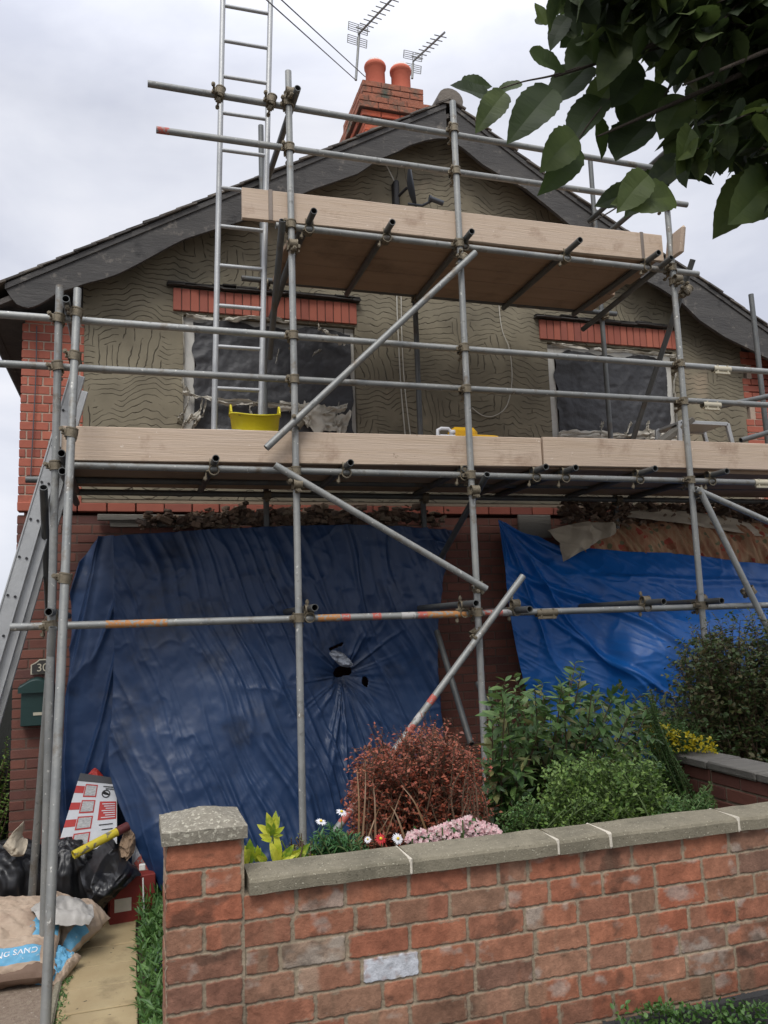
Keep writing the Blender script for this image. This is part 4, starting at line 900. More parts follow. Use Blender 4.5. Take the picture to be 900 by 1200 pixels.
# ------------------------------------------------------------------ cables, dish, aerials
def cable(pts, Y, r, name, m_, label, n_=60, cat='cable'):
    P_ = cam_spline([at(a, b, Y=(Y if np.isscalar(Y) else Y[i])) for i, (a, b) in enumerate(pts)], n_); mb = MB(); mb.path(P_, r, 6); return tag(mb.build(name, m_), label, cat)
cable([(466, 250), (465, 345), (467, 400), (470, 455), (475, 512)], YF-.02, .006, 'cable', m_cable, 'pale cable running straight down the render between the two windows, leftmost of the pair')
cable([(469, 250), (470, 345), (471, 395), (474, 450), (481, 512)], YF-.025, .005, 'cable', m_cable, 'thin pale cable beside the straight one between the windows, right one of the pair')
cable([(584, 350), (588, 385), (597, 410), (600, 445), (594, 475), (580, 487), (566, 487), (553, 478)], YF-.03, .0045, 'cable', m_cable, 'thin cable hanging in a loose loop on the render left of the right window')
cable([(452, 192), (456, 200), (463, 216), (466, 236)], YF-.06, .006, 'cable', m_cable, 'short white cable dropping from the bargeboard to the satellite dish')
cable([(88, 385), (86, 420), (84, 480), (82, 530)], YF-.03, .005, 'cable', m_wire, 'thin dark cable running down the left brick corner') if False else cable([(43, 382), (42, 440), (39, 500), (36, 560)], YF-.03, .005, 'cable', m_wire, 'thin dark cable running down the left brick corner of the house')
ds = thing('satellite_dish', (at(470, 240, Y=YF)[0], YF-.1, at(470, 240, Y=YF)[2]), 'small dark satellite dish seen edge-on, on the render under the gable peak', 'satellite dish')
Yd = 6.72; c = at(478, 220, Y=Yd)
mb = MB(); ax = nrm([.93, -.36, .12]); u, w_ = orth(ax)
G = [[c+ax*(.05*(r/.2)**2)+(u*math.cos(t)*r*.9+w_*math.sin(t)*r*1.05) for t in a] for r in np.linspace(.001, .2, 9)]; mb.grid(G, wrap=True); mb.build('reflector', m_dish, ds, solid=.006)
l1 = at(512, 235, Y=6.5); mb = MB(); mb.path([c+np.array([0, 0, -.16]), at(495, 241, Y=6.6), l1+np.array([-.05, 0, -.01])], .012); mb.build('arm', m_dish, ds)
mb = MB(); mb.tube(l1+np.array([-.06, 0, .01]), l1+np.array([.06, 0, -.02]), .024, 12, hollow=False); mb.tube(l1+np.array([-.075, 0, .012]), l1+np.array([-.06, 0, .01]), .03, 12, hollow=False); mb.build('receiver_head', m_dish, ds)
mb = MB(); b0 = at(464, 240, Y=YF-.05); mb.box(b0+np.array([0, .0, .1]), (.05, .1, .26), bev=.01); mb.tube(b0+np.array([0, 0, .06]), c-ax*.01, .014, 8, hollow=False); mb.build('wall_bracket', m_ink, ds)
def aerial(base, boom0, boom1, refl, n_el, lab, Y, w=.17):
    t = thing('tv_aerial', (at(*base, Y=Y)[0], Y, at(*base, Y=Y)[2]), lab, 'aerial')
    mb = MB(); mb.path([at(*base, Y=Y), at(*refl, Y=Y)], .015); mb.build('mast', m_galv, t)
    A, B = at(*boom0, Y=Y), at(*boom1, Y=Y-.9); mb = MB(); mb.tube(A, B, .012, 8, hollow=False); mb.build('boom', m_galv, t)
    d = nrm(B-A); sd = nrm(np.cross(d, [0, 0, 1.0])); up = np.cross(sd, d)
    mb = MB()
    for i in range(n_el): c_ = A+(B-A)*(i+1.2)/(n_el+1.2); mb.tube(c_-sd*w*.5, c_+sd*w*.5, .006, 6, hollow=False)
    mb.build('element', m_galv, t)
    for s2 in (-1, 1):
        mb = MB(); c_ = A+up*s2*.07-d*.02
        for k_ in range(5): q_ = c_+up*(k_-2)*.022; mb.tube(q_-sd*.12, q_+sd*.12, .004, 6, hollow=False)
        for e_ in (-1, 0, 1): mb.tube(c_+sd*.12*e_-up*.045, c_+sd*.12*e_+up*.045, .005, 6, hollow=False)
        mb.build('reflector_grid', m_galv, t)
    return t
aerial((417, 94), (420, 40), (464, -6), (421, 38), 8, 'tall television aerial on a mast at the left corner of the chimney', 8.05)
aerial((483, 92), (484, 72), (521, 38), (484, 74), 7, 'lower television aerial behind the chimney pots, pointing right', 8.5, .15)
t0 = at(316, -2, Y=5.6); 
for (a0, b0, lab) in (((318, 5), (417, 94), 'thin overhead wire from the chimney corner to the top left, lower of the two'), ((330, 0), (428, 90), 'thin overhead wire from the chimney to the top left, upper of the two')):
    P0, P1 = at(*a0, Y=5.0), at(*b0, Y=8.0); P0 = P1+(P0-P1)*2.2
    mb = MB(); mb.path([P1+(P0-P1)*t_+np.array([0, 0, -.0*math.sin(math.pi*t_)]) for t_ in np.linspace(0, 1, 12)], .005, 6); tag(mb.build('overhead_wire', m_wire), lab, 'wire')

# ------------------------------------------------------------------ letterbox and number
pb0, pb1 = at(27, 800, Y=YF), at(60, 848, Y=YF); cx = (pb0[0]+pb1[0])/2; hw = (pb1[0]-pb0[0])/2; zb = pb1[2]; zt = at(40, 806, Y=YF)[2]
lb = thing('letterbox', (cx, YF-.05, zb), 'dark green wall letterbox with an arched lid under the number plaque', 'letterbox')
mb = MB(); mb.box((cx, YF-.055, (zb+zt)/2), (hw*2, .1, zt-zb), bev=.006); mb.build('box_body', m_green, lb)
mb = MB(); th_ = np.linspace(0, 1, 16); top = [(cx-hw-.02+(2*hw+.04)*t, zt+.008+.055*math.sin(math.pi*t)**1.5) for t in th_]
mb.grid(np.array([[(x, YF-.13, z) for x, z in top], [(x, YF-.001, z+.02) for x, z in top]])); mb.add([(x, YF-.13, z) for x, z in top]+[(top[-1][0], YF-.13, zt-.03), (top[0][0], YF-.13, zt-.03)], [list(range(18))]); mb.build('lid', m_green, lb, solid=.004)
mb = MB(); mb.box((cx+.03, YF-.108, zb+.09), (.09, .004, .022)); mb.build('name_slot', m_gold, lb)
pn = at(50, 782, Y=YF); pl_ = thing('number_plaque', (pn[0], YF-.01, pn[2]-.04), 'dark arched plaque reading 30 on the brick above the letterbox', 'house number')
mb = MB(); outl = [(-.075, -.045), (.075, -.045), (.075, .02), (.045, .035), (.02, .055), (-.02, .055), (-.045, .035), (-.075, .02)]
mb.prism([(pn[0]+a_*1.15, YF-.004, pn[2]+b_*1.15) for a_, b_ in outl], (0, .006, 0), mi=1); mb.prism([(pn[0]+a_, YF-.022, pn[2]+b_) for a_, b_ in outl], (0, .02, 0)); mb.build('plaque', [m_darksign, m_gold], pl_)
text('30', .085, m_gold, (pn[0], YF-.024, pn[2]-.003), RF, pl_, 'numerals')

# ------------------------------------------------------------------ left edge: dark gate and hedge
mb = MB()
for i in range(8): mb.box((-2.02+i*.146, 7.3, .72), (.14, .025, 2.0), bev=.004)
for z in (.0, 1.4): mb.box((-1.5, 7.33, z), (1.17, .03, .1), bev=.004)
tag(mb.build('side_gate', m_fence), 'dark vertical board gate at the left edge beside the house corner', 'gate')

# ------------------------------------------------------------------ GARDEN WALL
YW = 2.5
gw = thing('garden_wall', (1.8, YW+.1, 0), 'weathered mixed red brick garden wall with a concrete coping and a capped end pillar', 'wall')
x0p = .092; x1p = .307; ztc = 1.65-.684*2.5/2.24; zpil = 1.65-.543*2.5/2.24
ztc = at(600, 1007, Y=YW)[2]; zpil = at(200, 990, Y=YW)[2]
zpl = .357
wb = at(427, 1140, Y=YW)
m_relief = bpy.data.materials.new('old brick relief'); m_relief.use_nodes = True
def _relief():
    nt = m_relief.node_tree; nt.nodes.clear(); L = nt.links.new
    o_ = N(nt, 'ShaderNodeOutputMaterial'); b = N(nt, 'ShaderNodeBsdfPrincipled'); L(b.outputs[0], o_.inputs[0]); b.inputs['Roughness'].default_value = .92; b.inputs['Specular IOR Level'].default_value = .25
    at_ = N(nt, 'ShaderNodeAttribute', attribute_name='brick_colour'); tc = N(nt, 'ShaderNodeTexCoord')
    n1_ = N(nt, 'ShaderNodeTexNoise'); n1_.inputs['Scale'].default_value = 45; n1_.inputs['Detail'].default_value = 9; n1_.inputs['Roughness'].default_value = .7; L(tc.outputs['Object'], n1_.inputs[0])
    q = N(nt, 'ShaderNodeMapRange'); L(n1_.outputs[0], q.inputs[0]); q.inputs[1].default_value = .3; q.inputs[2].default_value = .7; q.inputs[3].default_value = .74; q.inputs[4].default_value = 1.22
    v_ = N(nt, 'ShaderNodeVectorMath', operation='SCALE'); L(at_.outputs['Color'], v_.inputs[0]); L(q.outputs[0], v_.inputs['Scale']); L(v_.outputs[0], b.inputs['Base Color'])
    n2_ = N(nt, 'ShaderNodeTexNoise'); n2_.inputs['Scale'].default_value = 130; n2_.inputs['Detail'].default_value = 8; n2_.inputs['Roughness'].default_value = .7; L(tc.outputs['Object'], n2_.inputs[0])
    bp = N(nt, 'ShaderNodeBump'); bp.inputs['Strength'].default_value = .8; bp.inputs['Distance'].default_value = .004; L(n2_.outputs[0], bp.inputs['Height']); L(bp.outputs[0], b.inputs['Normal'])
_relief()
BP = [srgb(*c) for c in ((160, 90, 64), (150, 94, 72), (172, 108, 80), (152, 112, 90), (134, 106, 86), (158, 130, 106), (124, 98, 78), (152, 88, 64), (170, 102, 74), (142, 104, 84), (146, 98, 76), (166, 102, 74), (166, 152, 132), (106, 82, 72))]
BPW = np.array([12, 12, 10, 8, 5, 4, 6, 10, 9, 8, 9, 9, 1.5, 4], float); BPW /= BPW.sum()
MORT = np.array(srgb(148, 134, 114)[:3]); WHT = np.array(srgb(190, 184, 172)[:3]); SOOT = np.array(srgb(62, 52, 44)[:3])
rb = np.random.RandomState(5)
def brick_rows(u0, u1, nrow, first=None, white=None):
    rows_ = []
    for r in range(nrow):
        u = u0-rb.choice([0, .05, .1, .15]) if not (first and r in first) else u0; bl = []
        seq = list(first[r]) if first and r in first else []
        if white and r == white[0]:
            u = white[1]; 
            while u > u0: u -= .2
        while u < u1:
            ln = seq.pop(0) if seq else rb.choice([.092, .138, .180, .187, .190, .194], p=[.10, .06, .20, .30, .22, .12])
            wh = False
            if white and r == white[0] and u+ln+.012 > white[1]-.07 and u < white[1]-.001: ln = max(.05, white[1]-.012-u)
            if white and r == white[0] and abs(u-white[1]) < .004: ln = white[2]; wh = True
            GRY = np.array(srgb(134, 106, 88)[:3]); c = np.array(BP[rb.choice(len(BP), p=BPW)][:3])*.72+GRY*.28; c2 = np.array(BP[rb.choice(len(BP), p=BPW)][:3])*.72+GRY*.28
            nb = rb.choice([0, 1, 2], p=[.5, .3, .2]); cuts = sorted(rb.uniform(.2, .8, nb))
            bl.append((u, u+ln, c*.6+c2*.4*rb.uniform(.9, 1.1), c2 if nb else c, cuts, rb.rand() < .12, rb.rand() < .16, wh)); u += ln+.0108
        rows_.append(bl)
    return rows_
def relief(O, du, nn, u0, u1, z0, z1, rows_, course, res, mort_off=.005):
    """one continuous brick face as real relief: O + du*u + nn*height"""
    us = np.arange(u0, u1+res*.5, res); us[-1] = u1; zs_ = np.arange(z0, z1+res*.5, res); zs_[-1] = z1
    U, Zg = np.meshgrid(us, zs_); k0 = O[0]*7+O[1]*3
    Uw = U+.0013*fbm(U*45+k0, Zg*45, 1, 3); Zw = Zg+.0011*fbm(U*38, Zg*38+k0, 5, 3)+.0025*vn(U*3, Zg*5, k0)
    R_ = np.floor((z1-Zw)/course).astype(int); H = np.full(U.shape, -mort_off)+.0008*fbm(U*120, Zg*120, 2, 2); Cc = np.empty(U.shape+(3,)); Cc[:] = MORT*(1+.16*fbm(U*14, Zg*14, 3, 3))[..., None]
    for r, bl in enumerate(rows_):
        zt_ = z1-r*course-.0040; zb_ = z1-(r+1)*course+.0040; rm = (R_ == r)
        if not rm.any(): continue
        for (a, b_, c1, c2_, cuts, eff, sooty, wh) in bl:
            m_ = rm & (Uw > a-.008) & (Uw < b_+.008)
            if not m_.any(): continue
            u_, z_ = Uw[m_], Zw[m_]; e = np.minimum(np.minimum(u_-a, b_-u_), np.minimum(zt_-z_, z_-zb_))+.0016*fbm(u_*80+r, z_*80, r, 2)
            cr_ = np.minimum(u_-a, b_-u_)+np.minimum(zt_-z_, z_-zb_); e = np.minimum(e, (cr_-.004)*.7)
            k_ = np.clip((e+.0012)/.0026, 0, 1); k_ = k_*k_*(3-2*k_)
            t = (u_-a)/(b_-a)+.025*vn(z_*70, u_*20, r); s_ = np.zeros_like(t)
            for q_ in cuts: s_ = np.abs(s_-(1/(1+np.exp(-(t-q_)*70))))
            col_ = c1*(1-s_)[:, None]+c2_*s_[:, None]
            col_ = col_*(1+.16*fbm(u_*22, z_*22, r, 4)[:, None])*(1+.06*vn(u_*90, z_*4, r)[:, None])
            bl_ = np.clip(fbm(u_*13+9, z_*17, r, 4)*1.1-(.72 if not eff else .05), 0, .5)[:, None]; col_ = col_*(1-bl_)+WHT*.8*bl_
            so_ = np.clip(fbm(u_*15+3, z_*19, r+7, 4)*1.0-(.60 if not sooty else .0), 0, .55)[:, None]; col_ = col_*(1-so_)+SOOT*so_
            if wh: wm = np.clip(.9+.9*fbm(u_*30, z_*30, 4, 3), 0, 1)[:, None]; col_ = col_*(1-wm)+np.array(srgb(192, 194, 198)[:3])*wm
            hb = (hsh(np.int64(r*31+7), np.int64(int(a*1000)), np.int64(3))-.5)*.003
            H[m_] = H[m_]*(1-k_)+(hb+.0012*fbm(u_*30, z_*30, r, 3)-.004*np.clip(fbm(u_*24, z_*24, r+3, 2)-.75, 0, 1))*k_
            sm_ = np.clip(k_*1.15-.15-np.clip(fbm(u_*26, z_*40, r+2, 3)-.35, 0, .6)*(e < .008), 0, 1)[:, None]
            Cc[m_] = Cc[m_]*(1-sm_)+col_*sm_
    dirt = np.clip((.62-Zg)*1.2+.35*fbm(U*3, Zg*3, 2, 4)-.12, 0, .45)[..., None]; Cc = Cc*(1-dirt)+SOOT*dirt
    P_ = np.array(O)+U[..., None]*np.array(du)+np.array([0, 0, 1.])*Zg[..., None]+np.array(nn)*H[..., None]
    mb = MB(); mb.grid(P_, smooth=True); o = mb.build('brickwork', m_relief, gw, normals=False)
    ca = o.data.color_attributes.new('brick_colour', 'FLOAT_COLOR', 'POINT'); A_ = np.ones((U.size, 4), np.float32); A_[:, :3] = np.clip(Cc.reshape(-1, 3), .01, .9); ca.data.foreach_set('color', A_.ravel())
    return o
CO = .0755
rw = int((ztc-at(462, 1136, Y=YW)[2])/CO); x0w = x1p+.004
rows_w = brick_rows(x0w+.006, 3.1, int((ztc-zpl)/CO)+2, white=(rw, wb[0], .172))
relief((0, YW, 0), (1, 0, 0), (0, -1, 0), x0w, 2.95, zpl-.05, ztc, rows_w, CO, .0022)
npr = int(zpil/CO)+1; first = {r: ([.213] if r % 2 == 0 else [.1, .1]) for r in range(npr)}
relief((0, YW-.004, 0), (1, 0, 0), (0, -1, 0), x0p, x1p+.006, .0, zpil, brick_rows(x0p, x1p, npr, first), CO, .0022)
first = {r: ([.1, .1] if r % 2 == 0 else [.2]) for r in range(npr)}
relief((x0p, YW-.004, 0), (0, 1, 0), (-1, 0, 0), 0, .215, .0, zpil, brick_rows(0, .215, npr, first), CO, .003)
mb = MB(); mb.box(((x0p+x1p)/2+.003, YW+.113, zpil/2), (x1p-x0p-.004, .208, zpil-.001)); mb.box(((x1p+5.2)/2+.004, YW+.06, ztc/2), (5.2-x1p, .10, ztc-.001)); mb.build('wall_core', m_gmort, gw)
mb = MB(); lay_bricks(mb, 2.955, 5.2, ztc-.6, ztc, YW, bev=.005); mb.build('brickwork', m_gbrick, gw)
mb = MB(); mb.box((2.76, YW+.05, zpl/2-.002), (4.9, .125, zpl-.01), bev=.012, jit=.004); mb.build('plinth', m_plinth, gw)
zct = at(600, 985, Y=YW-.03)[2]; zct = ztc+.048
js = [x1p+.012]+[at(x_, y_, Y=YW-.03)[0] for x_, y_ in ((482, 1000), (655, 980), (716, 970), (866, 950))]; js += [js[-1]+.62, js[-1]+1.24, 5.25]
for a_, b_ in zip(js[:-1], js[1:]):
    mb = MB(); n_ = 24; X = np.linspace(a_+.005, b_-.005, n_); y0, y1 = YW-.025, YW+.125
    pr2 = [(y0, ztc+.002), (y0, zct-.012), (y0+.006, zct-.004), (y0+.02, zct), (y1-.02, zct+.006), (y1, zct-.006), (y1, ztc+.002), ((y0+y1)/2, ztc+.001)]
    G = np.array([[(x, y+.002*vn(x*20, y*30), z+.0025*vn(x*17+3, y*20+z*9)) for x in X] for y, z in pr2]); mb.grid(G, smooth=False, wrapv=True)
    for k in (0, -1): mb.add([G[i, k] for i in range(8)], [list(range(8))])
    mb.build('coping_stone', m_coping, gw)
mb = MB()
for x_ in js[1:-1]: mb.box((x_, YW+.05, (ztc+zct)/2+.002), (.011, .154, zct-ztc+.002), bev=.004, jit=.0015)
mb.build('joint_mortar', m_joint, gw)
# pillar cap
mb = MB(); xa, xb, ya, yb = x0p-.012, x1p+.014, YW-.024, YW+.24; zc0, zc1 = zpil+.002, zpil+.036; pk = zpil+.078
n_ = 14; U, V = np.meshgrid(np.linspace(0, 1, n_), np.linspace(0, 1, n_)); H = zc1+(pk-zc1)*np.minimum(1, 2*np.minimum(np.minimum(U, 1-U), np.minimum(V, 1-V)))
H = H+.0015*fbm(U*9, V*9, 2, 3); mb.grid(np.dstack([xa+(xb-xa)*U, ya+(yb-ya)*V, H]), smooth=False)
mb.add([(xa, ya, zc0), (xb, ya, zc0), (xb, yb, zc0), (xa, yb, zc0), (xa, ya, zc1), (xb, ya, zc1), (xb, yb, zc1), (xa, yb, zc1)], [(0, 1, 2, 3), (0, 1, 5, 4), (1, 2, 6, 5), (2, 3, 7, 6), (3, 0, 4, 7)])
mb.build('pillar_cap', m_cap, gw)

# boundary wall between the two gardens
bw = thing('boundary_wall', (3.1, 4, 0), 'low dark red brick boundary wall running back towards the house on the right', 'wall')
mb = MB(); xw = 3.02; zt = .80
lay_bricks(mb, 2.75, 4.25, 0.05, zt, xw, axis='y', bev=.004, pattern='stretch'); mb.box((xw+.108, 3.5, zt/2), (.2, 1.49, zt-.002), mi=1)
mb.build('brickwork', [m_lbrick, m_gmort], bw)
y = 2.75
while y < 4.2:
    mb = MB(); mb.box((xw+.10, y+.187, zt+.022), (.25, .364, .045), bev=.008, jit=.003); mb.build('coping_stone', m_wood_old, bw); y += .375

# ------------------------------------------------------------------ BAGS, SACKS, BOX
def blob(c, r, seed, amp=.12, fr=3.5, squash=.9, n_=70, top=None, ridge=True, lean=(0, 0)):
    th = np.linspace(0.001, math.pi-.001, n_)[:, None]; ph = np.linspace(0, 2*math.pi, int(n_*1.4), endpoint=False)[None, :]
    x = np.sin(th)*np.cos(ph); y = np.sin(th)*np.sin(ph); z = np.cos(th)*np.ones_like(ph)
    pz = np.sign(z)*np.abs(z)**squash
    f = 1-np.abs(fbm(x*fr+seed, y*fr, z*fr*.5, 4)) if ridge else fbm(x*fr+seed, y*fr, z*fr, 4)
    k = 1+amp*(f-.6)
    if top is not None: k = k*(1-top*np.clip(z-.2, 0, 1)**1.0)
    P_ = np.dstack([c[0]+r[0]*x*k+lean[0]*(z+1), c[1]+r[1]*y*k+lean[1]*(z+1), c[2]+r[2]*pz*(1+.3*(k-1))])
    P_[..., 2] = np.maximum(P_[..., 2], -.3+.001)
    return P_
def bag(name, px, py0, py1, Y, hwid, seed, lab, m_=m_black, cat='bin bag', **kw):
    c = at(px, (py0+py1)/2, Y=Y); top = at(px, py0, Y=Y)[2]; bot = -.3; r = (hwid, hwid*.9, (top-bot)/2); mb = MB()
    mb.grid(blob((c[0], Y, (top+bot)/2), r, seed, **kw), wrap=True); return tag(mb.build(name, m_), lab, cat)
bag('bin_bag', 12, 985, 1085, 6.15, .25, 3, 'full black bin bag at the far left holding up a cream cloth', amp=.3, fr=2.2, squash=.75)
bag('bin_bag', 78, 980, 1085, 6.2, .20, 8, 'black bin bag directly behind the two corner scaffold poles', amp=.35, fr=2.4, squash=.75, top=.25)
# draped black sheet
rows = [[(92, 1002, 6.25), (110, 990, 6.3), (130, 980, 6.3), (140, 992, 6.28)], [(96, 1030, 6.0), (115, 1020, 6.0), (140, 1010, 6.05), (164, 1022, 6.1)], [(104, 1052, 5.9), (118, 1046, 5.9), (138, 1036, 5.95), (160, 1026, 6.05)], [(108, 1082, 5.9), (115, 1075, 5.92), (124, 1060, 5.94), (150, 1034, 6.0)]]
P = patch(tp(rows), 120, 120); XX, ZZ = P[..., 0], P[..., 2]; P[..., 1] -= .07*rdg((XX*.62-ZZ*.8)*12, (XX+ZZ)*2.5, 1)**1.3+.05*rdg((XX*.4+ZZ)*11, XX*4, 4)**2+.02*fbm(XX*9, ZZ*9, 3, 4)
mb = MB(); mb.grid(P); tag(mb.build('plastic_sheet', m_black, solid=.004), 'crumpled black plastic sheet spread over the red carton on the path', 'plastic sheet')
mb = MB(); mb.grid(blob(at(118, 1025, Y=6.32), (.17, .15, .26), 21, amp=.3, fr=2.4), wrap=True); tag(mb.build('bin_bag', m_black), 'black bin bag half hidden under the crumpled plastic sheet', 'bin bag')
# cream cloth in the bag
rows = [[(28, 962, 6.0), (27, 972, 6.02), (25, 985, 6.05)], [(16, 974, 5.95), (22, 982, 5.96), (32, 984, 6.0)], [(6, 988, 5.93), (18, 992, 5.92), (32, 992, 5.96)], [(4, 990, 5.95), (16, 1001, 5.93), (28, 1002, 5.96)]]
P = patch(tp(rows), 60, 60); P[..., 1] -= .05*(1-np.abs(fbm(P[..., 0]*9, P[..., 2]*9, 4, 4))); mb = MB(); mb.grid(P); tag(mb.build('rag', m_cloth, solid=.004), 'crumpled cream rag standing up out of the far left bin bag', 'rag')

def sack(name, c, L_, W_, T_, rz, seed, lab, bands=(), tilt=0, base=m_sack, roll=0, txt=None, floor=-.30):
    """pillow shaped sack; bands = (x0,x1) printed stripes across its length in -1..1"""
    n1_, n2_ = 90, 60
    R_ = np.array(Matrix.Rotation(rz, 3, 'Z')@Matrix.Rotation(tilt, 3, 'Y')@Matrix.Rotation(roll, 3, 'X'))
    def top(u, v):
        e_ = np.clip(1-np.abs(u)**3.2, 0, 1)**.55*np.clip(1-np.abs(v)**2.6, 0, 1)**.55
        h = T_*.5*e_*(1+.22*fbm(u*1.6+seed, v*1.6, 1, 2))+.014*fbm(u*6+seed, v*5, 2, 4)*e_**.5+.018*(1-np.abs(fbm(u*2.4, v*3.4+seed, 4, 3)))*e_**.4
        wv = 1+.05*fbm(u*2, seed, 0, 2)
        return u*L_/2*(1+.03*fbm(v*3, seed+2., 0, 2)), v*W_/2*wv, h
    U, V = np.meshgrid(np.linspace(-1, 1, n1_), np.linspace(-1, 1, n2_)); X, Y, H = top(U, V)
    def place(P_): return P_@R_.T+np.array(c)
    o = None; t = thing(name, tuple(c), lab, 'sack', 'sand sacks on the concrete path')
    mb = MB()
    for sg in (1, -1):
        P_ = np.dstack([X, Y, H*sg*(1 if sg > 0 else .8)]); mi = np.zeros((n2_, n1_), int); Pw = place(P_.reshape(-1, 3)).reshape(P_.shape)
        for i in range(n2_-1):
            pass
        F = []; 
        for a0, a1, k_ in [(-2, 2, 0)]: pass
        b_ = n1_; Vv = Pw.reshape(-1, 3); fl = []
        base_n = mb.n; mb.v.append(Vv)
        for i in range(n2_-1):
            for j in range(n1_-1):
                u_ = U[i, j]+.5*(U[0, 1]-U[0, 0]); v_ = V[i, j]
                hit = any(x0 < u_+.0*v_ < x1 and y0 < v_ < y1 for x0, x1, y0, y1 in bands)
                mb.f.append([base_n+i*b_+j, base_n+i*b_+j+1, base_n+(i+1)*b_+j+1, base_n+(i+1)*b_+j]); mb.m.append(1 if hit else 0); mb.sm.append(True)
        mb.n += len(Vv)
    mb.build('sack_body', [base, m_sackblue], t)
    if txt:
        for body, size, u0, v0, flip in txt:
            def fn(Vt):
                x_, y_ = Vt[:, 0]*flip, Vt[:, 1]*flip
                u_ = u0+x_/(L_/2); v_ = v0+y_/(W_/2); a1, a2, a3 = top(u_, v_); return place(np.stack([a1, a2, a3+.002+Vt[:, 2]], 1))
            text(body, size, m_jug, None, None, t, 'printed_text', fn=fn, ext=.0005)
    return t
sack('sand_sack', (-.80, 5.40, -.225), .80, .44, .17, -.06, 5, 'brown paper sack at the very bottom of the left pile, resting on concrete', base=m_sackd)
sack('sand_sack', (-.81, 5.40, -.12), .80, .46, .15, .04, 9, 'sand sack with a blue printed band lying on the lowest brown sack', bands=((-.9, .80, -.84, -.40), (.60, .97, .0, 1)), roll=.45, txt=[('BUILDING SAND', .050, .30, -.6, 1)])
sack('sand_sack', (-.88, 5.62, -.035), .74, .42, .15, -.16, 14, 'topmost plain brown sack of the left pile, blue patch at its left end', bands=((-1, -.52, -.7, .7),), roll=.25)
sack('sand_sack', (-.43, 5.74, -.13), .50, .36, .22, -.62, 19, 'dusty pinkish sack with a blue corner, leaning across the path edge', bands=((.74, .98, -1, -.1),), roll=.25, tilt=.22)
sack('sand_sack', (-.45, 5.34, -.235), .26, .26, .12, -.4, 27, 'small end of a blue striped sack poking out beside the front pole foot', bands=((-.1, .75, -1, 1),), roll=.2, tilt=.2)
rows = [[(32, 1060, 5.75), (60, 1052, 5.7), (90, 1056, 5.66), (108, 1064, 5.62)], [(38, 1068, 5.5), (60, 1062, 5.48), (90, 1066, 5.46), (110, 1074, 5.46)], [(50, 1078, 5.42), (62, 1084, 5.40), (88, 1082, 5.40), (104, 1086, 5.42)]]
P = patch(tp(rows), 60, 40); P[..., 2] += .03*fbm(P[..., 0]*9, P[..., 1]*9, 4, 4); mb = MB(); mb.grid(P); tag(mb.build('plastic_wrap', m_plastic, solid=.003), 'dusty clear plastic wrap lying over the pinkish sack', 'plastic wrap')

# printed white carton, standing and leaning
cA, cB, cC, cD = at(92, 906, Y=6.5), at(138, 914, Y=6.5), at(148, 1010, Y=6.15), at(70, 1000, Y=6.15)     # tl,tr,br,bl
cA, cB, cC, cD = at(94, 906, Y=6.48), at(137, 912, Y=6.48), at(138, 985, Y=6.22), at(78, 1008, Y=6.15)
cD = at(64, 1004, Y=6.15); cC = at(136, 1004, Y=6.15)
cC = at(137, 990, Y=6.2); _pn = nrm(np.cross(cB-cA, cD-cA)); _ray = cC-CC; cC = CC+_ray*((cA-CC).dot(_pn)/_ray.dot(_pn))
cxn = thing('printed_carton', tuple((cC+cD)/2), 'white carton printed in red and grey, leaning upside down among the bin bags', 'carton')
nn_ = nrm(np.cross(cB-cA, cD-cA)); nn_ = nn_ if nn_[1] < 0 else -nn_
def cp(u, v, o_=0.0): return (cA*(1-u)+cB*u)*(1-v)+(cD*(1-u)+cC*u)*v+nn_*o_
mb = MB(); mb.prism([cp(0, 0), cp(1, 0), cp(1, 1), cp(0, 1)], -nn_*.09); mb.build('carton_body', m_print_w, cxn)
def pq(u0, v0, u1, v1, m_, nm, o_=.0025): mb = MB(); mb.prism([cp(u0, v0, o_), cp(u1, v0, o_), cp(u1, v1, o_), cp(u0, v1, o_)], -nn_*.001); return mb.build(nm, m_, cxn)
pq(0, 0, 1, .10, m_print_d, 'dark_panel')
for i, v in enumerate((.13, .34, .55, .76)):
    pq(.22, v, .52, v+.17, m_print_r, 'red_panel', .002); pq(.245, v+.018, .495, v+.152, m_print_g, 'picture_panel', .004); pq(.0, v+.03, .21, v+.12, m_print_r, 'red_panel', .002)
pq(.62, .36, .985, .62, m_print_r, 'red_panel', .002)
e1 = nrm(cB-cA); e2 = nrm(cD-cA); e2 = nrm(e2-e1*e1.dot(e2)); RT = np.array([-e1, e2, np.cross(-e1, e2)]).T    # upside-down text basis
for i in range(7):
    mb = MB(); v = .39+i*.032; l_ = .28-.04*(i % 3)
    mb.prism([cp(.96-l_, v, .004), cp(.96, v, .004), cp(.96, v+.012, .004), cp(.96-l_, v+.012, .004)], -nn_*.001); mb.build('printed_line', m_print_w, cxn)
for v, l_ in ((.68, .26), (.75, .2), (.14, .26), (.17, .2)):
    mb = MB(); mb.prism([cp(.92-l_, v, .004), cp(.92, v, .004), cp(.92, v+.014, .004), cp(.92-l_, v+.014, .004)], -nn_*.001); mb.build('printed_line', m_ink, cxn)
mb = MB(); cc = cp(.74, .25, .004); a = np.linspace(0, 2*math.pi, 28, endpoint=False)
G = [[cc+(e1*math.cos(t)+e2*math.sin(t))*r for t in a] for r in (.03, .022)]; mb.grid(G, wrap=True, smooth=False); mb.box(cc, (.045, .002, .02), R=np.array(Matrix.Rotation(.6, 3, 'Y'))); mb.build('round_symbol', m_ink, cxn)
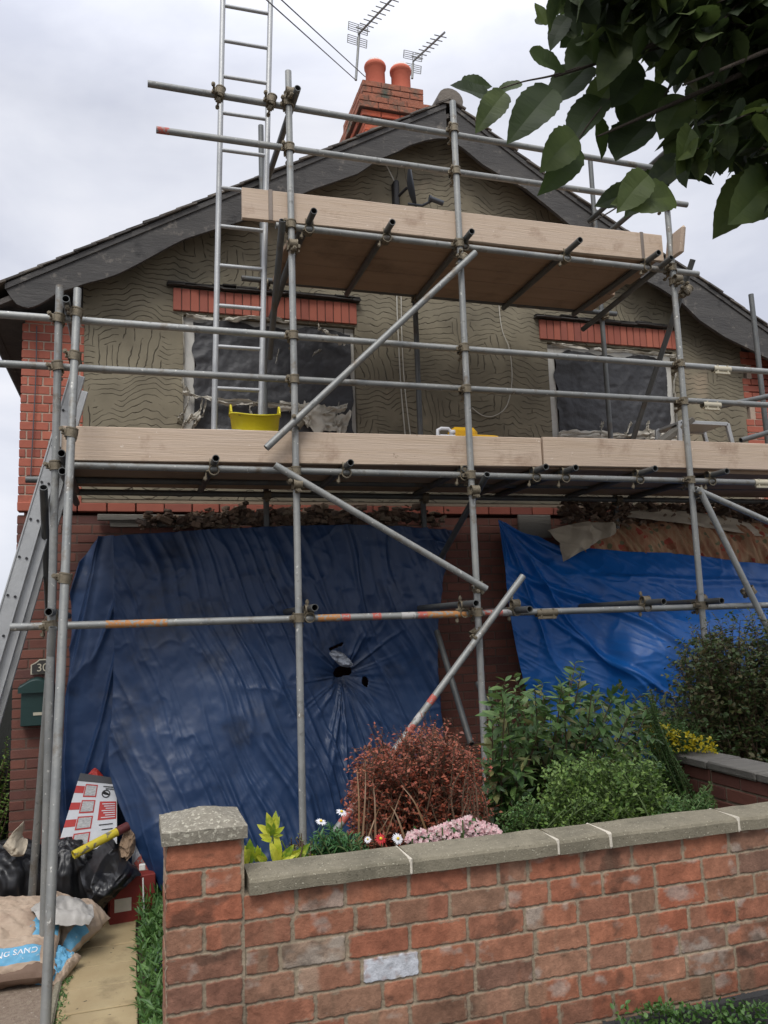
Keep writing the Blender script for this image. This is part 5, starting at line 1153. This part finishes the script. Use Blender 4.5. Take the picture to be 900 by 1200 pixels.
# red plastic bag tip, yellow tube, brown paper, red carton, patterned bag
bag_p = at(111, 905, Y=6.55); mb = MB(); mb.grid(blob(bag_p+np.array([0, 0, -.1]), (.07, .04, .16), 4, amp=.35, fr=3, top=.8), wrap=True); tag(mb.build('red_bag', m_redbag), 'crumpled red plastic bag tip behind the printed carton', 'bag')
A_, B_ = at(86, 1002, Y=5.98), at(150, 968, Y=6.15); yt = thing('yellow_tube', tuple(A_), 'dirty yellow tube with a dark red end lying across the black bags', 'tube')
mb = MB(); mb.tube(A_, A_+(B_-A_)*.8, .028, 16); mb.build('tube_body', m_poley, yt); mb = MB(); mb.tube(A_+(B_-A_)*.79, B_, .031, 16); mb.build('tube_end', m_maroon, yt)
m_brown = mat('brown paper', rampc((120, 96, 76), (146, 122, 98), (160, 138, 114)), 8, 5, .85, bump=.4)
rows = [[(146, 972, 6.25), (152, 970, 6.25), (158, 975, 6.25)], [(140, 988, 6.2), (150, 990, 6.15), (158, 994, 6.2)], [(140, 1002, 6.15), (146, 1008, 6.12), (150, 1004, 6.15)]]
P = patch(tp(rows), 50, 50); P[..., 1] -= .08*(1-np.abs(fbm(P[..., 0]*12, P[..., 2]*12, 4, 4))); mb = MB(); mb.grid(P, smooth=False); tag(mb.build('brown_paper', m_brown, solid=.003), 'crumpled brown paper beside the end of the yellow tube', 'paper')
pr0 = at(126, 1074, Y=6.05); pr1 = at(166, 1066, Y=6.25); zt = at(150, 1028, Y=6.1)[2]
rc = thing('red_carton', (pr0[0]+.12, 6.2, -.3), 'dark red carton with a pale label on the path under the black sheet', 'carton')
mb = MB(); mb.box((pr0[0]+.145, 6.24, (zt-.3)/2), (.30, .28, zt+.3), R=Matrix.Rotation(.12, 3, 'Z'), bev=.006); mb.build('carton_body', m_redbox, rc)
p = at(144, 1065, Y=6.08); mb = MB(); mb.box((p[0]+.0, 6.095, p[2]+.02), (.11, .004, .085), R=Matrix.Rotation(.12, 3, 'Z')); mb.build('pale_label', m_joint, rc)
pb = at(165, 1000, Y=6.3); tb = thing('patterned_bag', (pb[0], 6.32, -.3), 'narrow red and white printed bag standing against the navy tarpaulin', 'bag')
mb = MB(); mb.grid(blob((pb[0], 6.32, (at(165, 975, Y=6.3)[2]-.3)/2), (.06, .09, (at(165, 975, Y=6.3)[2]+.3)/2), 6, amp=.15, fr=2, squash=.6), wrap=True); mb.build('bag_body', m_print_w, tb)
mb = MB(); z0 = at(165, 1030, Y=6.23)[2]; z1 = at(165, 1004, Y=6.23)[2]; mb.prism([(pb[0]-.045, 6.222, z0), (pb[0]+.05, 6.222, z0), (pb[0]+.05, 6.222, z1), (pb[0]+.0, 6.222, z1+.02), (pb[0]-.045, 6.222, z1-.04), (pb[0]-.02, 6.222, z1-.07)], (0, .06, 0)); mb.build('red_print', m_redp, tb)
# small timber stub and white pin by the path
p = at(160, 1075, Z=-.3); mb = MB(); mb.box((p[0]+.05, p[1], -.2), (.09, .05, .2), bev=.006, jit=.004); tag(mb.build('edging_post', m_wood_old), 'short grey timber edging post at the end of the sandy path', 'post')
p = at(169, 1088, Z=-.3); mb = MB(); mb.tube((p[0], p[1], -.3), (p[0]-.01, p[1], .02), .005, 8, hollow=False); mb.box((p[0]-.015, p[1], .09), (.04, .03, .04), bev=.004); tag(mb.build('marker_pin', m_white), 'thin white pin with a small block standing beside the timber edging post', 'pin')

# ------------------------------------------------------------------ PLANTS
def leaf_verts(L_, W_, kind):
    if kind == 'oval': pr_ = [(0, 0), (.18, .32), (.42, .5), (.68, .40), (.88, .16), (1, 0)]
    elif kind == 'broad': pr_ = [(0, 0), (.02, .16), (.06, .30), (.13, .42), (.17, .40), (.26, .49), (.30, .465), (.40, .51), (.44, .475), (.54, .475), (.58, .43), (.67, .40), (.70, .355), (.78, .30), (.81, .25), (.88, .17), (.91, .12), (1, 0)]
    elif kind == 'blade': pr_ = [(0, .2), (.3, .5), (.7, .35), (1, 0)]
    else: pr_ = [(0, 0), (.4, .5), (1, 0)]
    V = []; F = []
    for x, wv in pr_: V += [(x*L_, wv*W_, .22*wv*W_-.18*L_*x*x), (x*L_, 0, -.18*L_*x*x), (x*L_, -wv*W_, .22*wv*W_-.18*L_*x*x)]
    for i in range(len(pr_)-1): F += [(3*i, 3*i+3, 3*i+4, 3*i+1), (3*i+1, 3*i+4, 3*i+5, 3*i+2)]
    return np.array(V), F
class Leaves:
    def __init__(s): s.mb = MB()
    def add(s, p, d, L_, W_, kind='oval', up=None, spin=.6, mi=0):
        V, F = leaf_verts(L_, W_, kind); V = V.copy()
        if L_ > .05: V[:, 2] += .10*L_*RS.normal()*(V[:, 0]/L_)**2+.05*L_*np.sin(V[:, 0]/L_*9+RS.uniform(0, 6))*np.abs(V[:, 1])/max(W_, 1e-6); V[:, 1] += .10*L_*RS.normal()*(V[:, 0]/L_)**2
        d = nrm(d); u = np.array([0, 0, 1.0]) if up is None else np.array(up, float)
        u = u+RS.uniform(-spin, spin, 3); sd = np.cross(u, d); sd = nrm(sd) if np.linalg.norm(sd) > 1e-4 else orth(d)[0]; n_ = np.cross(d, sd)
        s.mb.add(V@np.array([d, sd, n_])+p, F, mi, False)
def shrub(name, lab, cat, pts, leafm, stemm, nst, L_, W_, kind='oval', step=.03, jit=.12, root=None, group=None, pet=1, upb=.4, tip_up=None, per=2, tl=0.0, rs=.08):
    """pts = sampler() giving stem tips; stems grow from root to tips with leaves along the upper part"""
    t = thing(name, tuple(root), lab, cat, group); st = MB(); lv = Leaves()
    for i in range(nst):
        tip = pts(); r0 = np.array(root)+RS.uniform(-rs, rs, 3)*[1, 1, 0]
        mid = r0*.45+tip*.55+RS.uniform(-jit, jit, 3)*.5; mid[2] = max(mid[2], r0[2]+.05)
        C_ = cam_spline([r0, mid, tip], 14); st.path(C_, list(np.linspace(.006, .0018, 14)), 5, cap=False)
        seg = np.linalg.norm(np.diff(C_, axis=0), axis=1).sum(); nl = max(4, int(seg*.72/step))
        for j in range(nl):
            f = 1-.72*(j/nl)**1.0; k_ = f*13; a_ = min(int(k_), 12); p = C_[a_]+(C_[a_+1]-C_[a_])*(k_-a_)
            ax = nrm(C_[min(a_+1, 13)]-C_[max(a_-1, 0)])
            if tl:
                tw = nrm(RS.normal(size=3)+ax*.5)*tl*RS.uniform(.4, 1); st.path([p, p+tw], [.0014, .0007], 4, cap=False)
            for _ in range(per):
                if tl: pb_ = p; p = p+tw*(_+1)/per
                q_ = RS.normal(size=3); q_ = nrm(q_-ax*q_.dot(ax)); d = nrm(q_+ax*upb+np.array([0, 0, .15])+RS.normal(size=3)*.2)
                s_ = RS.uniform(.65, 1.15)*(1-.35*max(0, (f-.85)/.15)); lv.add(p, d, L_*s_, W_*s_, kind)
                if tl: p = pb_
    st.build('stem', stemm, t, normals=False); lv.mb.build('foliage', leafm, t, normals=False); return t
def sampler(poly_px, Yr, zmin=None):
    """tips inside a silhouette outline seen from the street, at depths Yr"""
    P_ = np.array(poly_px, float)
    def inside(x, y):
        c = False; j = len(P_)-1
        for i in range(len(P_)):
            if (P_[i, 1] > y) != (P_[j, 1] > y) and x < (P_[j, 0]-P_[i, 0])*(y-P_[i, 1])/(P_[j, 1]-P_[i, 1])+P_[i, 0]: c = not c
            j = i
        return c
    lo, hi = P_.min(0), P_.max(0)
    def f():
        while True:
            x, y = RS.uniform(lo[0], hi[0]), RS.uniform(lo[1], hi[1])
            if inside(x, y): return at(x, y, Y=RS.uniform(*Yr))
    return f
def lm(name, *cs, trans=.25, rough=.5, sc_=3, mixn=.3): return mat(name, rampc(*cs), sc_, 3, rough, bump=0, island=True, mixn=mixn, trans=trans)
m_stem = mat('brown stem', rampc((70, 54, 40), (96, 76, 58)), 8, 4, .9, bump=.2)
m_gstem = mat('green stem', rampc((60, 80, 40), (84, 100, 54)), 8, 4, .8, bump=.1)
m_photinia = lm('photinia leaf', (46, 72, 38), (66, 98, 50), (88, 118, 62), (110, 136, 76), (56, 86, 46), (134, 130, 82))
m_privet = lm('small privet leaf', (66, 96, 40), (92, 122, 52), (116, 140, 66), (80, 106, 46))
m_ceano = lm('dark small leaf', (58, 76, 42), (78, 98, 52), (98, 112, 62), (118, 104, 72), (68, 86, 50), (84, 106, 54))
m_bush2 = lm('mid green leaf', (52, 86, 40), (74, 110, 50), (92, 126, 62), (60, 92, 46))
m_red = lm('russet leaf', (128, 62, 46), (156, 80, 58), (138, 70, 52), (176, 98, 70), (108, 62, 48), (152, 98, 70), trans=.2)
m_aucu = lm('variegated leaf', (150, 170, 40), (196, 200, 60), (214, 214, 80), (110, 146, 44), (186, 196, 52), trans=.3, sc_=30, mixn=.9)
m_daisyl = lm('daisy foliage', (48, 92, 50), (66, 112, 62), (84, 124, 70))
m_yellowl = lm('yellow flower', (196, 176, 30), (214, 194, 44), (150, 150, 40))
m_pink = lm('pink petal', (214, 164, 168), (228, 188, 188), (222, 204, 200), (206, 150, 160), trans=.3)
m_petal = lm('white petal', (224, 224, 228), (236, 236, 238), trans=.2)
m_redpet = lm('red petal', (186, 24, 30), (206, 36, 36), trans=.2)
m_strawl = lm('straw leaf', (120, 92, 62), (142, 112, 78), (104, 76, 52), (128, 98, 68))
m_eye = mat('yellow eye', rampc((210, 180, 50), (220, 190, 60)), 8, 2, .8, bump=.2)

# photinia
ph_poly = [(562, 870), (556, 830), (575, 805), (600, 790), (620, 800), (640, 790), (662, 775), (690, 772), (712, 800), (740, 800), (765, 830), (775, 880), (760, 940), (690, 960), (610, 960), (575, 940)]
shrub('photinia_shrub', 'tall glossy green shrub with upright shoots in front of the middle brick pier', 'shrub', sampler(ph_poly, (3.3, 4.3)), m_photinia, m_stem, 165, .085, .034, 'oval', .036, root=(1.95, 3.9, .4), rs=.3)
shrub('privet_shrub', 'low light green small-leaved shrub overhanging the coping left of the boundary wall', 'shrub', sampler([(640, 900), (700, 882), (760, 885), (780, 915), (800, 940), (790, 955), (720, 965), (640, 970), (600, 965), (640, 930)], (2.9, 3.4)), m_privet, m_gstem, 260, .026, .015, 'oval', .022, root=(2.05, 3.1, .5), per=4, tl=.07, rs=.3)
shrub('box_shrub', 'small rounded yellow green shrub just behind the coping joint', 'shrub', sampler([(662, 945), (680, 932), (702, 938), (708, 955), (690, 972), (660, 975)], (2.85, 3.0)), m_privet, m_gstem, 110, .015, .010, 'oval', .014, root=(1.42, 2.95, .6), per=3, tl=.03, rs=.1)
shrub('euonymus_shrub', 'sparse sage green sprigs under the glossy shrub beside the pink flowers', 'shrub', sampler([(596, 950), (620, 925), (645, 940), (660, 975), (600, 985)], (2.9, 3.1)), m_bush2, m_gstem, 80, .018, .010, 'oval', .014, root=(1.3, 3.0, .5))
shrub('conifer_sprig', 'small upright green sprig in front of the boundary wall', 'shrub', sampler([(816, 945), (826, 915), (834, 915), (842, 945), (830, 955)], (2.9, 3.0)), m_bush2, m_gstem, 34, .02, .006, 'blade', .008, root=(1.88, 2.95, .5))
shrub('creeper_growth', 'low green growth along the coping right of the light green shrub', 'shrub', sampler([(770, 938), (800, 928), (830, 935), (850, 948), (800, 960), (760, 962)], (2.85, 3.1)), m_bush2, m_gstem, 90, .02, .010, 'oval', .012, root=(1.85, 3.0, .5))
# neighbour bush
nb_poly = [(800, 800), (790, 770), (815, 735), (850, 722), (885, 725), (915, 720), (980, 730), (990, 900), (900, 905), (850, 890), (790, 878), (740, 862), (720, 845), (760, 822)]
shrub('dark_leafy_bush', 'large dark small-leaved bush at the right edge in front of the bright blue tarpaulin', 'shrub', sampler(nb_poly, (4.3, 5.2)), m_ceano, m_stem, 420, .040, .026, 'oval', .045, root=(4.1, 4.8, -.1), per=6, tl=.17, rs=.4)
shrub('yellow_flowered_shrub', 'green shrub dotted with yellow flowers behind the end of the boundary wall', 'shrub', sampler([(750, 870), (770, 835), (800, 845), (835, 860), (845, 885), (800, 885), (760, 878)], (4.1, 4.4)), m_bush2, m_gstem, 100, .026, .014, 'oval', .03, root=(3.1, 4.25, .2), per=4, tl=.08, rs=.3)
lv = Leaves(); sp_ = sampler([(750, 850), (775, 846), (800, 858), (838, 866), (842, 882), (800, 880), (760, 878)], (4.0, 4.15))
for i in range(110):
    p = sp_(); 
    for k in range(4): lv.add(p, RS.normal(size=3), .022, .014, 'oval')
tag(lv.mb.build('yellow_blossom', m_yellowl, normals=False), 'yellow blossom scattered along the top of the boundary wall', 'blossom', kind='stuff')
shrub('tall_green_spire', 'single slender leafy spire standing up before the bright blue tarpaulin', 'plant', sampler([(752, 870), (757, 800), (764, 790), (770, 870)], (3.9, 4.0)), m_bush2, m_gstem, 26, .022, .010, 'oval', .014, root=(2.95, 3.95, .5))
# russet shrub
rus = [(422, 960), (412, 915), (425, 880), (440, 868), (455, 860), (475, 862), (500, 848), (520, 840), (535, 862), (552, 880), (560, 900), (562, 940), (555, 975), (500, 985), (440, 980)]
shrub('russet_shrub', 'dead looking russet brown shrub behind the coping in the middle of the bed', 'shrub', sampler(rus, (2.95, 3.5)), m_red, m_stem, 330, .022, .013, 'tri', .018, jit=.25, root=(1.12, 3.2, .45), per=5, tl=.09, rs=.18)
shrub('seed_head_stem', 'thin brown seed head stem rising in front of the russet shrub on its right', 'plant', sampler([(540, 960), (546, 870), (556, 865), (560, 960)], (2.85, 2.9)), m_red, m_stem, 16, .012, .007, 'tri', .010, root=(1.16, 2.86, .7))
# straw blades
t = thing('withered_blades', (.9, 2.95, .5), 'withered straw coloured blades leaning at the foot of the russet shrub', 'plant'); st = MB()
for (a0, b0) in (((440, 982), (435, 905)), ((425, 980), (428, 890)), ((450, 985), (470, 930)), ((475, 985), (450, 935)), ((430, 985), (445, 945)), ((500, 975), (470, 920)), ((440, 985), (462, 950)), ((420, 990), (418, 900)), ((480, 985), (530, 965)), ((470, 980), (520, 955))):
    A_, B_ = at(*a0, Y=2.86), at(*b0, Y=2.9+RS.uniform(-.05, .1)); M_ = (A_+B_)/2+np.array([0, -.02, .02]); C_ = cam_spline([A_, M_, B_], 10)
    wv = np.linspace(.0042, .0006, 10); st.grid(np.array([[c_+np.array([s_*w0, 0, s_*w0*.4]) for c_, w0 in zip(C_, wv)] for s_ in (-1, 0, 1)]))
st.build('blade', m_strawl, t, normals=False)
# aucuba
t = thing('variegated_plant', (.42, 2.85, .6), 'bright yellow green variegated plant just right of the wall pillar', 'plant'); lv = Leaves()
stems = [((322, 1010), (318, 960)), ((292, 1020), (292, 988)), ((345, 1015), (330, 985)), ((350, 1010), (345, 998))]
sm = MB()
for A_, B_ in stems:
    a0, b0 = at(*A_, Y=2.86), at(*B_, Y=2.86); sm.path([a0-np.array([0, 0, .1]), (a0+b0)/2, b0], .003, 5)
sm.build('stem', m_gstem, t, normals=False)
for (bx, by, tx, ty, L_) in ((320, 975, 312, 955, .05), (320, 975, 324, 954, .055), (318, 978, 303, 968, .045), (320, 978, 332, 970, .03), (318, 985, 305, 978, .05), (292, 1012, 294, 984, .07), (290, 1012, 284, 1000, .04), (325, 1010, 322, 980, .085), (328, 1010, 345, 992, .07), (330, 1010, 352, 996, .06), (340, 1012, 362, 990, .05), (345, 1012, 360, 1003, .05), (312, 1010, 300, 998, .05), (300, 1010, 306, 992, .03), (352, 1012, 368, 1000, .04), (318, 980, 322, 966, .05)):
    p0, p1 = at(bx, by, Y=2.86), at(tx, ty, Y=2.84); d = p1-p0; Ln = np.linalg.norm(d); lv.add(p0, d, Ln*1.05, max(.018, Ln*.42), 'broad', up=(0, -1, .25), spin=.35)
    lv.add(p0, d+RS.normal(size=3)*.02, Ln*.8, Ln*.35, 'broad', up=(0, -1, .3), spin=.6)
lv.mb.build('foliage', m_aucu, t, normals=False)
# daisies
t = shrub('daisy_plant', 'green daisy plant with two white flowers raised above the coping', 'flower', sampler([(360, 1000), (368, 975), (385, 965), (400, 970), (425, 985), (435, 1000)], (2.8, 2.95)), m_daisyl, m_gstem, 70, .034, .007, 'blade', .014, root=(.68, 2.9, .72))
def daisy(px, py, Y, R_, m_, parent, tilt=(0, -.8, .6), np_=14, stem=None):
    c = at(px, py, Y=Y); n_ = nrm(tilt); u, w_ = orth(n_); lv = Leaves()
    for k in range(np_): a_ = 2*math.pi*k/np_+RS.uniform(-.1, .1); lv.add(c, u*math.cos(a_)+w_*math.sin(a_)+n_*.15, R_*RS.uniform(.9, 1.1), R_*.3, 'oval', up=n_, spin=.05)
    hd = lv.mb.build('flower_head', m_, parent, normals=False); mb = MB(); mb.grid(np.array([[c+n_*(.004+.18*R_*math.cos(f_))+(u*math.cos(g_)+w_*math.sin(g_))*R_*.26*math.sin(f_) for g_ in np.linspace(0, 2*math.pi, 10)] for f_ in np.linspace(.01, 1.57, 5)])); mb.build('flower_centre', m_eye, hd)
    if stem: mb = MB(); mb.path([c, (c+at(*stem, Y=Y))/2+np.array([.004, 0, 0]), at(*stem, Y=Y)], .0018, 5); mb.build('stem', m_gstem, parent, normals=False)
daisy(376, 963, 2.85, .021, m_petal, t, (.1, -.35, .9), stem=(382, 995)); daisy(400, 952, 2.9, .021, m_petal, t, (.2, -.4, .9), stem=(398, 990))
t = thing('red_daisy', tuple(at(448, 1000, Y=2.82)), 'single deep red daisy flower on the bed edge just behind the coping', 'flower'); daisy(446, 983, 2.82, .021, m_redpet, t, (0, -.85, .5), stem=(447, 1005))
t = thing('white_daisy', tuple(at(430, 1000, Y=2.84)), 'small white daisy half folded to the left of the red one', 'flower'); daisy(431, 984, 2.84, .014, m_petal, t, (-.3, -.6, .7), stem=(430, 1005))
t = thing('white_daisy', tuple(at(465, 1000, Y=2.82)), 'wide open white daisy directly right of the red one', 'flower'); daisy(466, 983, 2.80, .021, m_petal, t, (.1, -.85, .5), np_=18, stem=(465, 1005))
# pink flowers
t = thing('pink_hydrangea', (1.0, 2.8, .75), 'mound of pale pink flower clusters behind the coping in front of the russet shrub', 'flower'); lv = Leaves(); gl = Leaves()
sp_ = sampler([(474, 988), (480, 974), (500, 972), (520, 966), (535, 962), (548, 956), (562, 960), (580, 968), (588, 975), (560, 985), (520, 990)], (2.76, 2.9))
for i in range(520):
    p = sp_(); n_ = nrm([RS.normal()*.4, -.8, .5+RS.normal()*.3]); u, w_ = orth(n_); s_ = RS.uniform(.005, .0085)
    for k in range(4): a_ = math.pi/2*k+.4; lv.add(p, u*math.cos(a_)+w_*math.sin(a_)+n_*.2, s_*1.3, s_*1.1, 'oval', up=n_, spin=.1)
for i in range(120):
    p = sp_()+np.array([0, .03, -.01]); gl.add(p, RS.normal(size=3), .03, .014)
lv.mb.build('blossom', m_pink, t, normals=False); gl.mb.build('foliage', m_daisyl, t, normals=False)
sm = MB()
for i in range(16): p = sp_(); sm.path([np.array([p[0], p[1], .55]), p], .003, 5)
sm.build('stem', m_gstem, t, normals=False)
# low sprigs behind coping, path side growth, street weeds, hedge
shrub('trailing_sprig', 'thin bare trailing sprig between the variegated plant and the daisies', 'plant', sampler([(335, 995), (345, 972), (365, 978), (370, 990), (350, 998)], (2.85, 2.95)), m_ceano, m_stem, 12, .014, .008, 'oval', .02, root=(.6, 2.9, .7))
def patchplants(n_, f, leafm, L_, W_, kind='blade', h=.2):
    lv = Leaves()
    for i in range(n_):
        p = f(); k_ = RS.randint(4, 9)
        for j in range(k_): lv.add(p+np.array([RS.normal()*.015, RS.normal()*.015, RS.uniform(0, h)]), (RS.normal()*.6, RS.normal()*.6, RS.uniform(.2, 1.2)), L_*RS.uniform(.6, 1.2), W_*RS.uniform(.7, 1.2), kind)
    return lv.mb
def fpath():
    y = RS.uniform(4.0, 6.3); return np.array([RS.uniform(.04, .36)+.01*(y-4), y, -.3])
mb = patchplants(520, fpath, m_bush2, .07, .016, 'blade', .20)
tag(mb.build('path_border_growth', m_bush2, normals=False), 'green leafy border growth between the sandy path and the pillar', 'plants', kind='stuff')
lv = Leaves()
for i in range(30):
    p = at(190, 1128, Y=5.0)+RS.normal(size=3)*.018; lv.add(p, RS.normal(size=3), .016, .012)
m_purp = lm('purple petal', (70, 40, 120), (90, 60, 150)); tag(lv.mb.build('purple_flower', m_purp, normals=False), 'tiny purple flower in the green growth beside the pillar', 'flower')
def fcrack():
    y = RS.uniform(4.4, 5.6); return np.array([-.352+RS.normal()*.012, y, -.3])
mb = patchplants(70, fcrack, m_bush2, .02, .008, 'oval', .02); tag(mb.build('crack_weeds', m_bush2, normals=False), 'small weeds in the crack between the sandy path and the concrete', 'weeds', kind='stuff')
def fweed():
    x_, y_ = RS.uniform(725, 900)**1, RS.uniform(1180, 1230); p = at(x_, y_, Y=2.44); return p
mb = patchplants(150, fweed, m_bush2, .020, .012, 'oval', .012)
tag(mb.build('wall_foot_weeds', m_bush2, normals=False), 'small green weeds at the foot of the garden wall, bottom right', 'weeds', kind='stuff')
shrub('hedge_plant', 'light green hedge foliage at the left edge beyond the house corner', 'hedge', sampler([(-60, 870), (12, 862), (14, 990), (-60, 990)], (7.05, 7.3)), m_privet, m_stem, 140, .035, .018, 'oval', .03, root=(-1.2, 7.2, -.3))

# ------------------------------------------------------------------ OVERHANGING TREE
tree = thing('overhanging_tree', (3.9, 1.3, 0), 'street tree whose leafy branches hang into the top right corner', 'tree')
m_tleaf = lm('lime tree leaf', (40, 52, 30), (52, 66, 34), (62, 78, 38), (84, 98, 48), (46, 58, 32), trans=.42, rough=.6, sc_=14, mixn=.5)
m_bark = mat('bark', rampc((60, 52, 44), (84, 74, 62)), 6, 6, .95, bump=.8, aniso=(3, 3, .6))
mb = MB(); mb.path([(3.9, 1.3, 0), (3.88, 1.3, 1.5), (3.8, 1.35, 3.0), (3.7, 1.4, 4.5), (3.75, 1.5, 6.0)], [.2, .16, .14, .11, .05], 14); mb.build('trunk', m_bark, tree)
lv = Leaves(); sm = MB()
def tleaf(p, d, s_=1, up=None, spin=.35): 
    L_ = .105*s_*RS.uniform(.85, 1.12); lv.add(p, d, L_, L_*.80, 'broad', up=up, spin=spin)
# hand-set leaves along the silhouette
set_ = [((722, 92), (688, 128)), ((748, 72), (712, 112)), ((772, 98), (740, 142)), ((802, 112), (778, 160)), ((705, 45), (668, 78)), ((735, 50), (700, 88)), ((665, 20), (640, 48)), ((810, 150), (792, 196)), ((540, 97), (575, 100)), ((574, 112), (533, 103)), ((592, 108), (560, 142)), ((612, 98), (580, 106)), ((648, 104), (605, 150)), ((690, 76), (645, 122)), ((705, 115), (662, 152)), ((700, 134), (706, 180)), ((675, 158), (636, 186)), ((676, 170), (655, 215)), ((762, 142), (716, 180)), ((628, 28), (650, 18)), ((624, 62), (648, 58)), ((620, 60), (662, 88)), ((640, 30), (628, 4)),
        ((735, 120), (722, 146)), ((790, 230), (730, 236)), ((775, 205), (740, 240)), ((800, 185), (760, 215)), ((820, 170), (822, 205)), ((835, 215), (800, 200)), ((905, 205), (870, 255)), ((890, 210), (846, 250)), ((845, 170), (832, 190)), ((860, 190), (880, 205)), ((760, 205), (725, 236)), ((745, 220), (705, 240))]
for (a0, b0) in set_:
    Yt = RS.uniform(1.85, 2.15); p0, p1 = at(*a0, Y=Yt), at(*b0, Y=Yt+RS.uniform(-.03, .03)); d = p1-p0; L_ = np.linalg.norm(d)*1.08
    lv.add(p0, d, L_, L_*RS.uniform(.5, .68), 'broad', up=(RS.uniform(-.5, .5), -1, .4), spin=.35)
sil = [(648, -30), (650, 20), (662, 42), (700, 40), (735, 62), (775, 92), (800, 130), (798, 178), (815, 188), (845, 172), (862, 140), (888, 150), (882, 190), (915, 222), (990, 240), (990, -120), (648, -120)]
sp_ = sampler(sil, (1.75, 3.2))
root = np.array([3.75, 1.4, 3.9])
for i in range(380):
    tip = sp_()
    if False: pass
    st_ = tip+np.array([RS.uniform(.25, .6), RS.uniform(-.1, .1), RS.uniform(-.05, .25)])
    C_ = cam_spline([st_, (st_+tip)/2+np.array([0, 0, .05]), tip], 9); sm.path(C_, list(np.linspace(.006, .0015, 9)), 5, cap=False)
    for j in range(9):
        for _ in range(2):
            k_ = j; d = np.array([RS.normal()*.7-.5, RS.normal()*.6, RS.normal()*.35-.55]); tleaf(C_[k_]+RS.normal(size=3)*.012, d, 1)
for px, py, Yt in ((650, 90, 2.0), (700, 160, 2.0), (780, 200, 2.0), (760, 60, 2.0), (880, 120, 2.1), (800, 100, 1.8), (900, 200, 2.0), (700, 20, 2.3), (850, 30, 2.4)):
    tip = at(px, py, Y=Yt); M_ = (root+tip)/2+np.array([0, 0, .12]); sm.path(cam_spline([root, M_, tip], 16), list(np.linspace(.03, .003, 16)), 7, cap=False)
for pts in ([(575, 108), (612, 96), (650, 88), (700, 72), (760, 50)], [(676, 165), (700, 132), (730, 100)], [(690, 262), (720, 245), (770, 210), (800, 180), (850, 130)], [(762, 142), (775, 120), (790, 90)]):
    sm.path(cam_spline([at(a_, b_, Y=2.0) for a_, b_ in pts], 20), list(np.linspace(.0016, .005, 20)), 5, cap=False)
# the rest of the crown, above and to the right of the frame
for i in range(1500):
    v = RS.normal(size=3); v = v/np.linalg.norm(v)*RS.uniform(.6, 1)**.5; p = np.array([4.0, 1.4, 5.0])+v*np.array([1.6, 1.5, 1.5])
    tleaf(p, RS.normal(size=3)-np.array([0, 0, .5]), 1.3)
sm.build('branch', m_bark, tree, normals=False); lv.mb.build('crown', m_tleaf, tree, normals=False)
S.cycles.max_bounces = 8; S.cycles.diffuse_bounces = 5
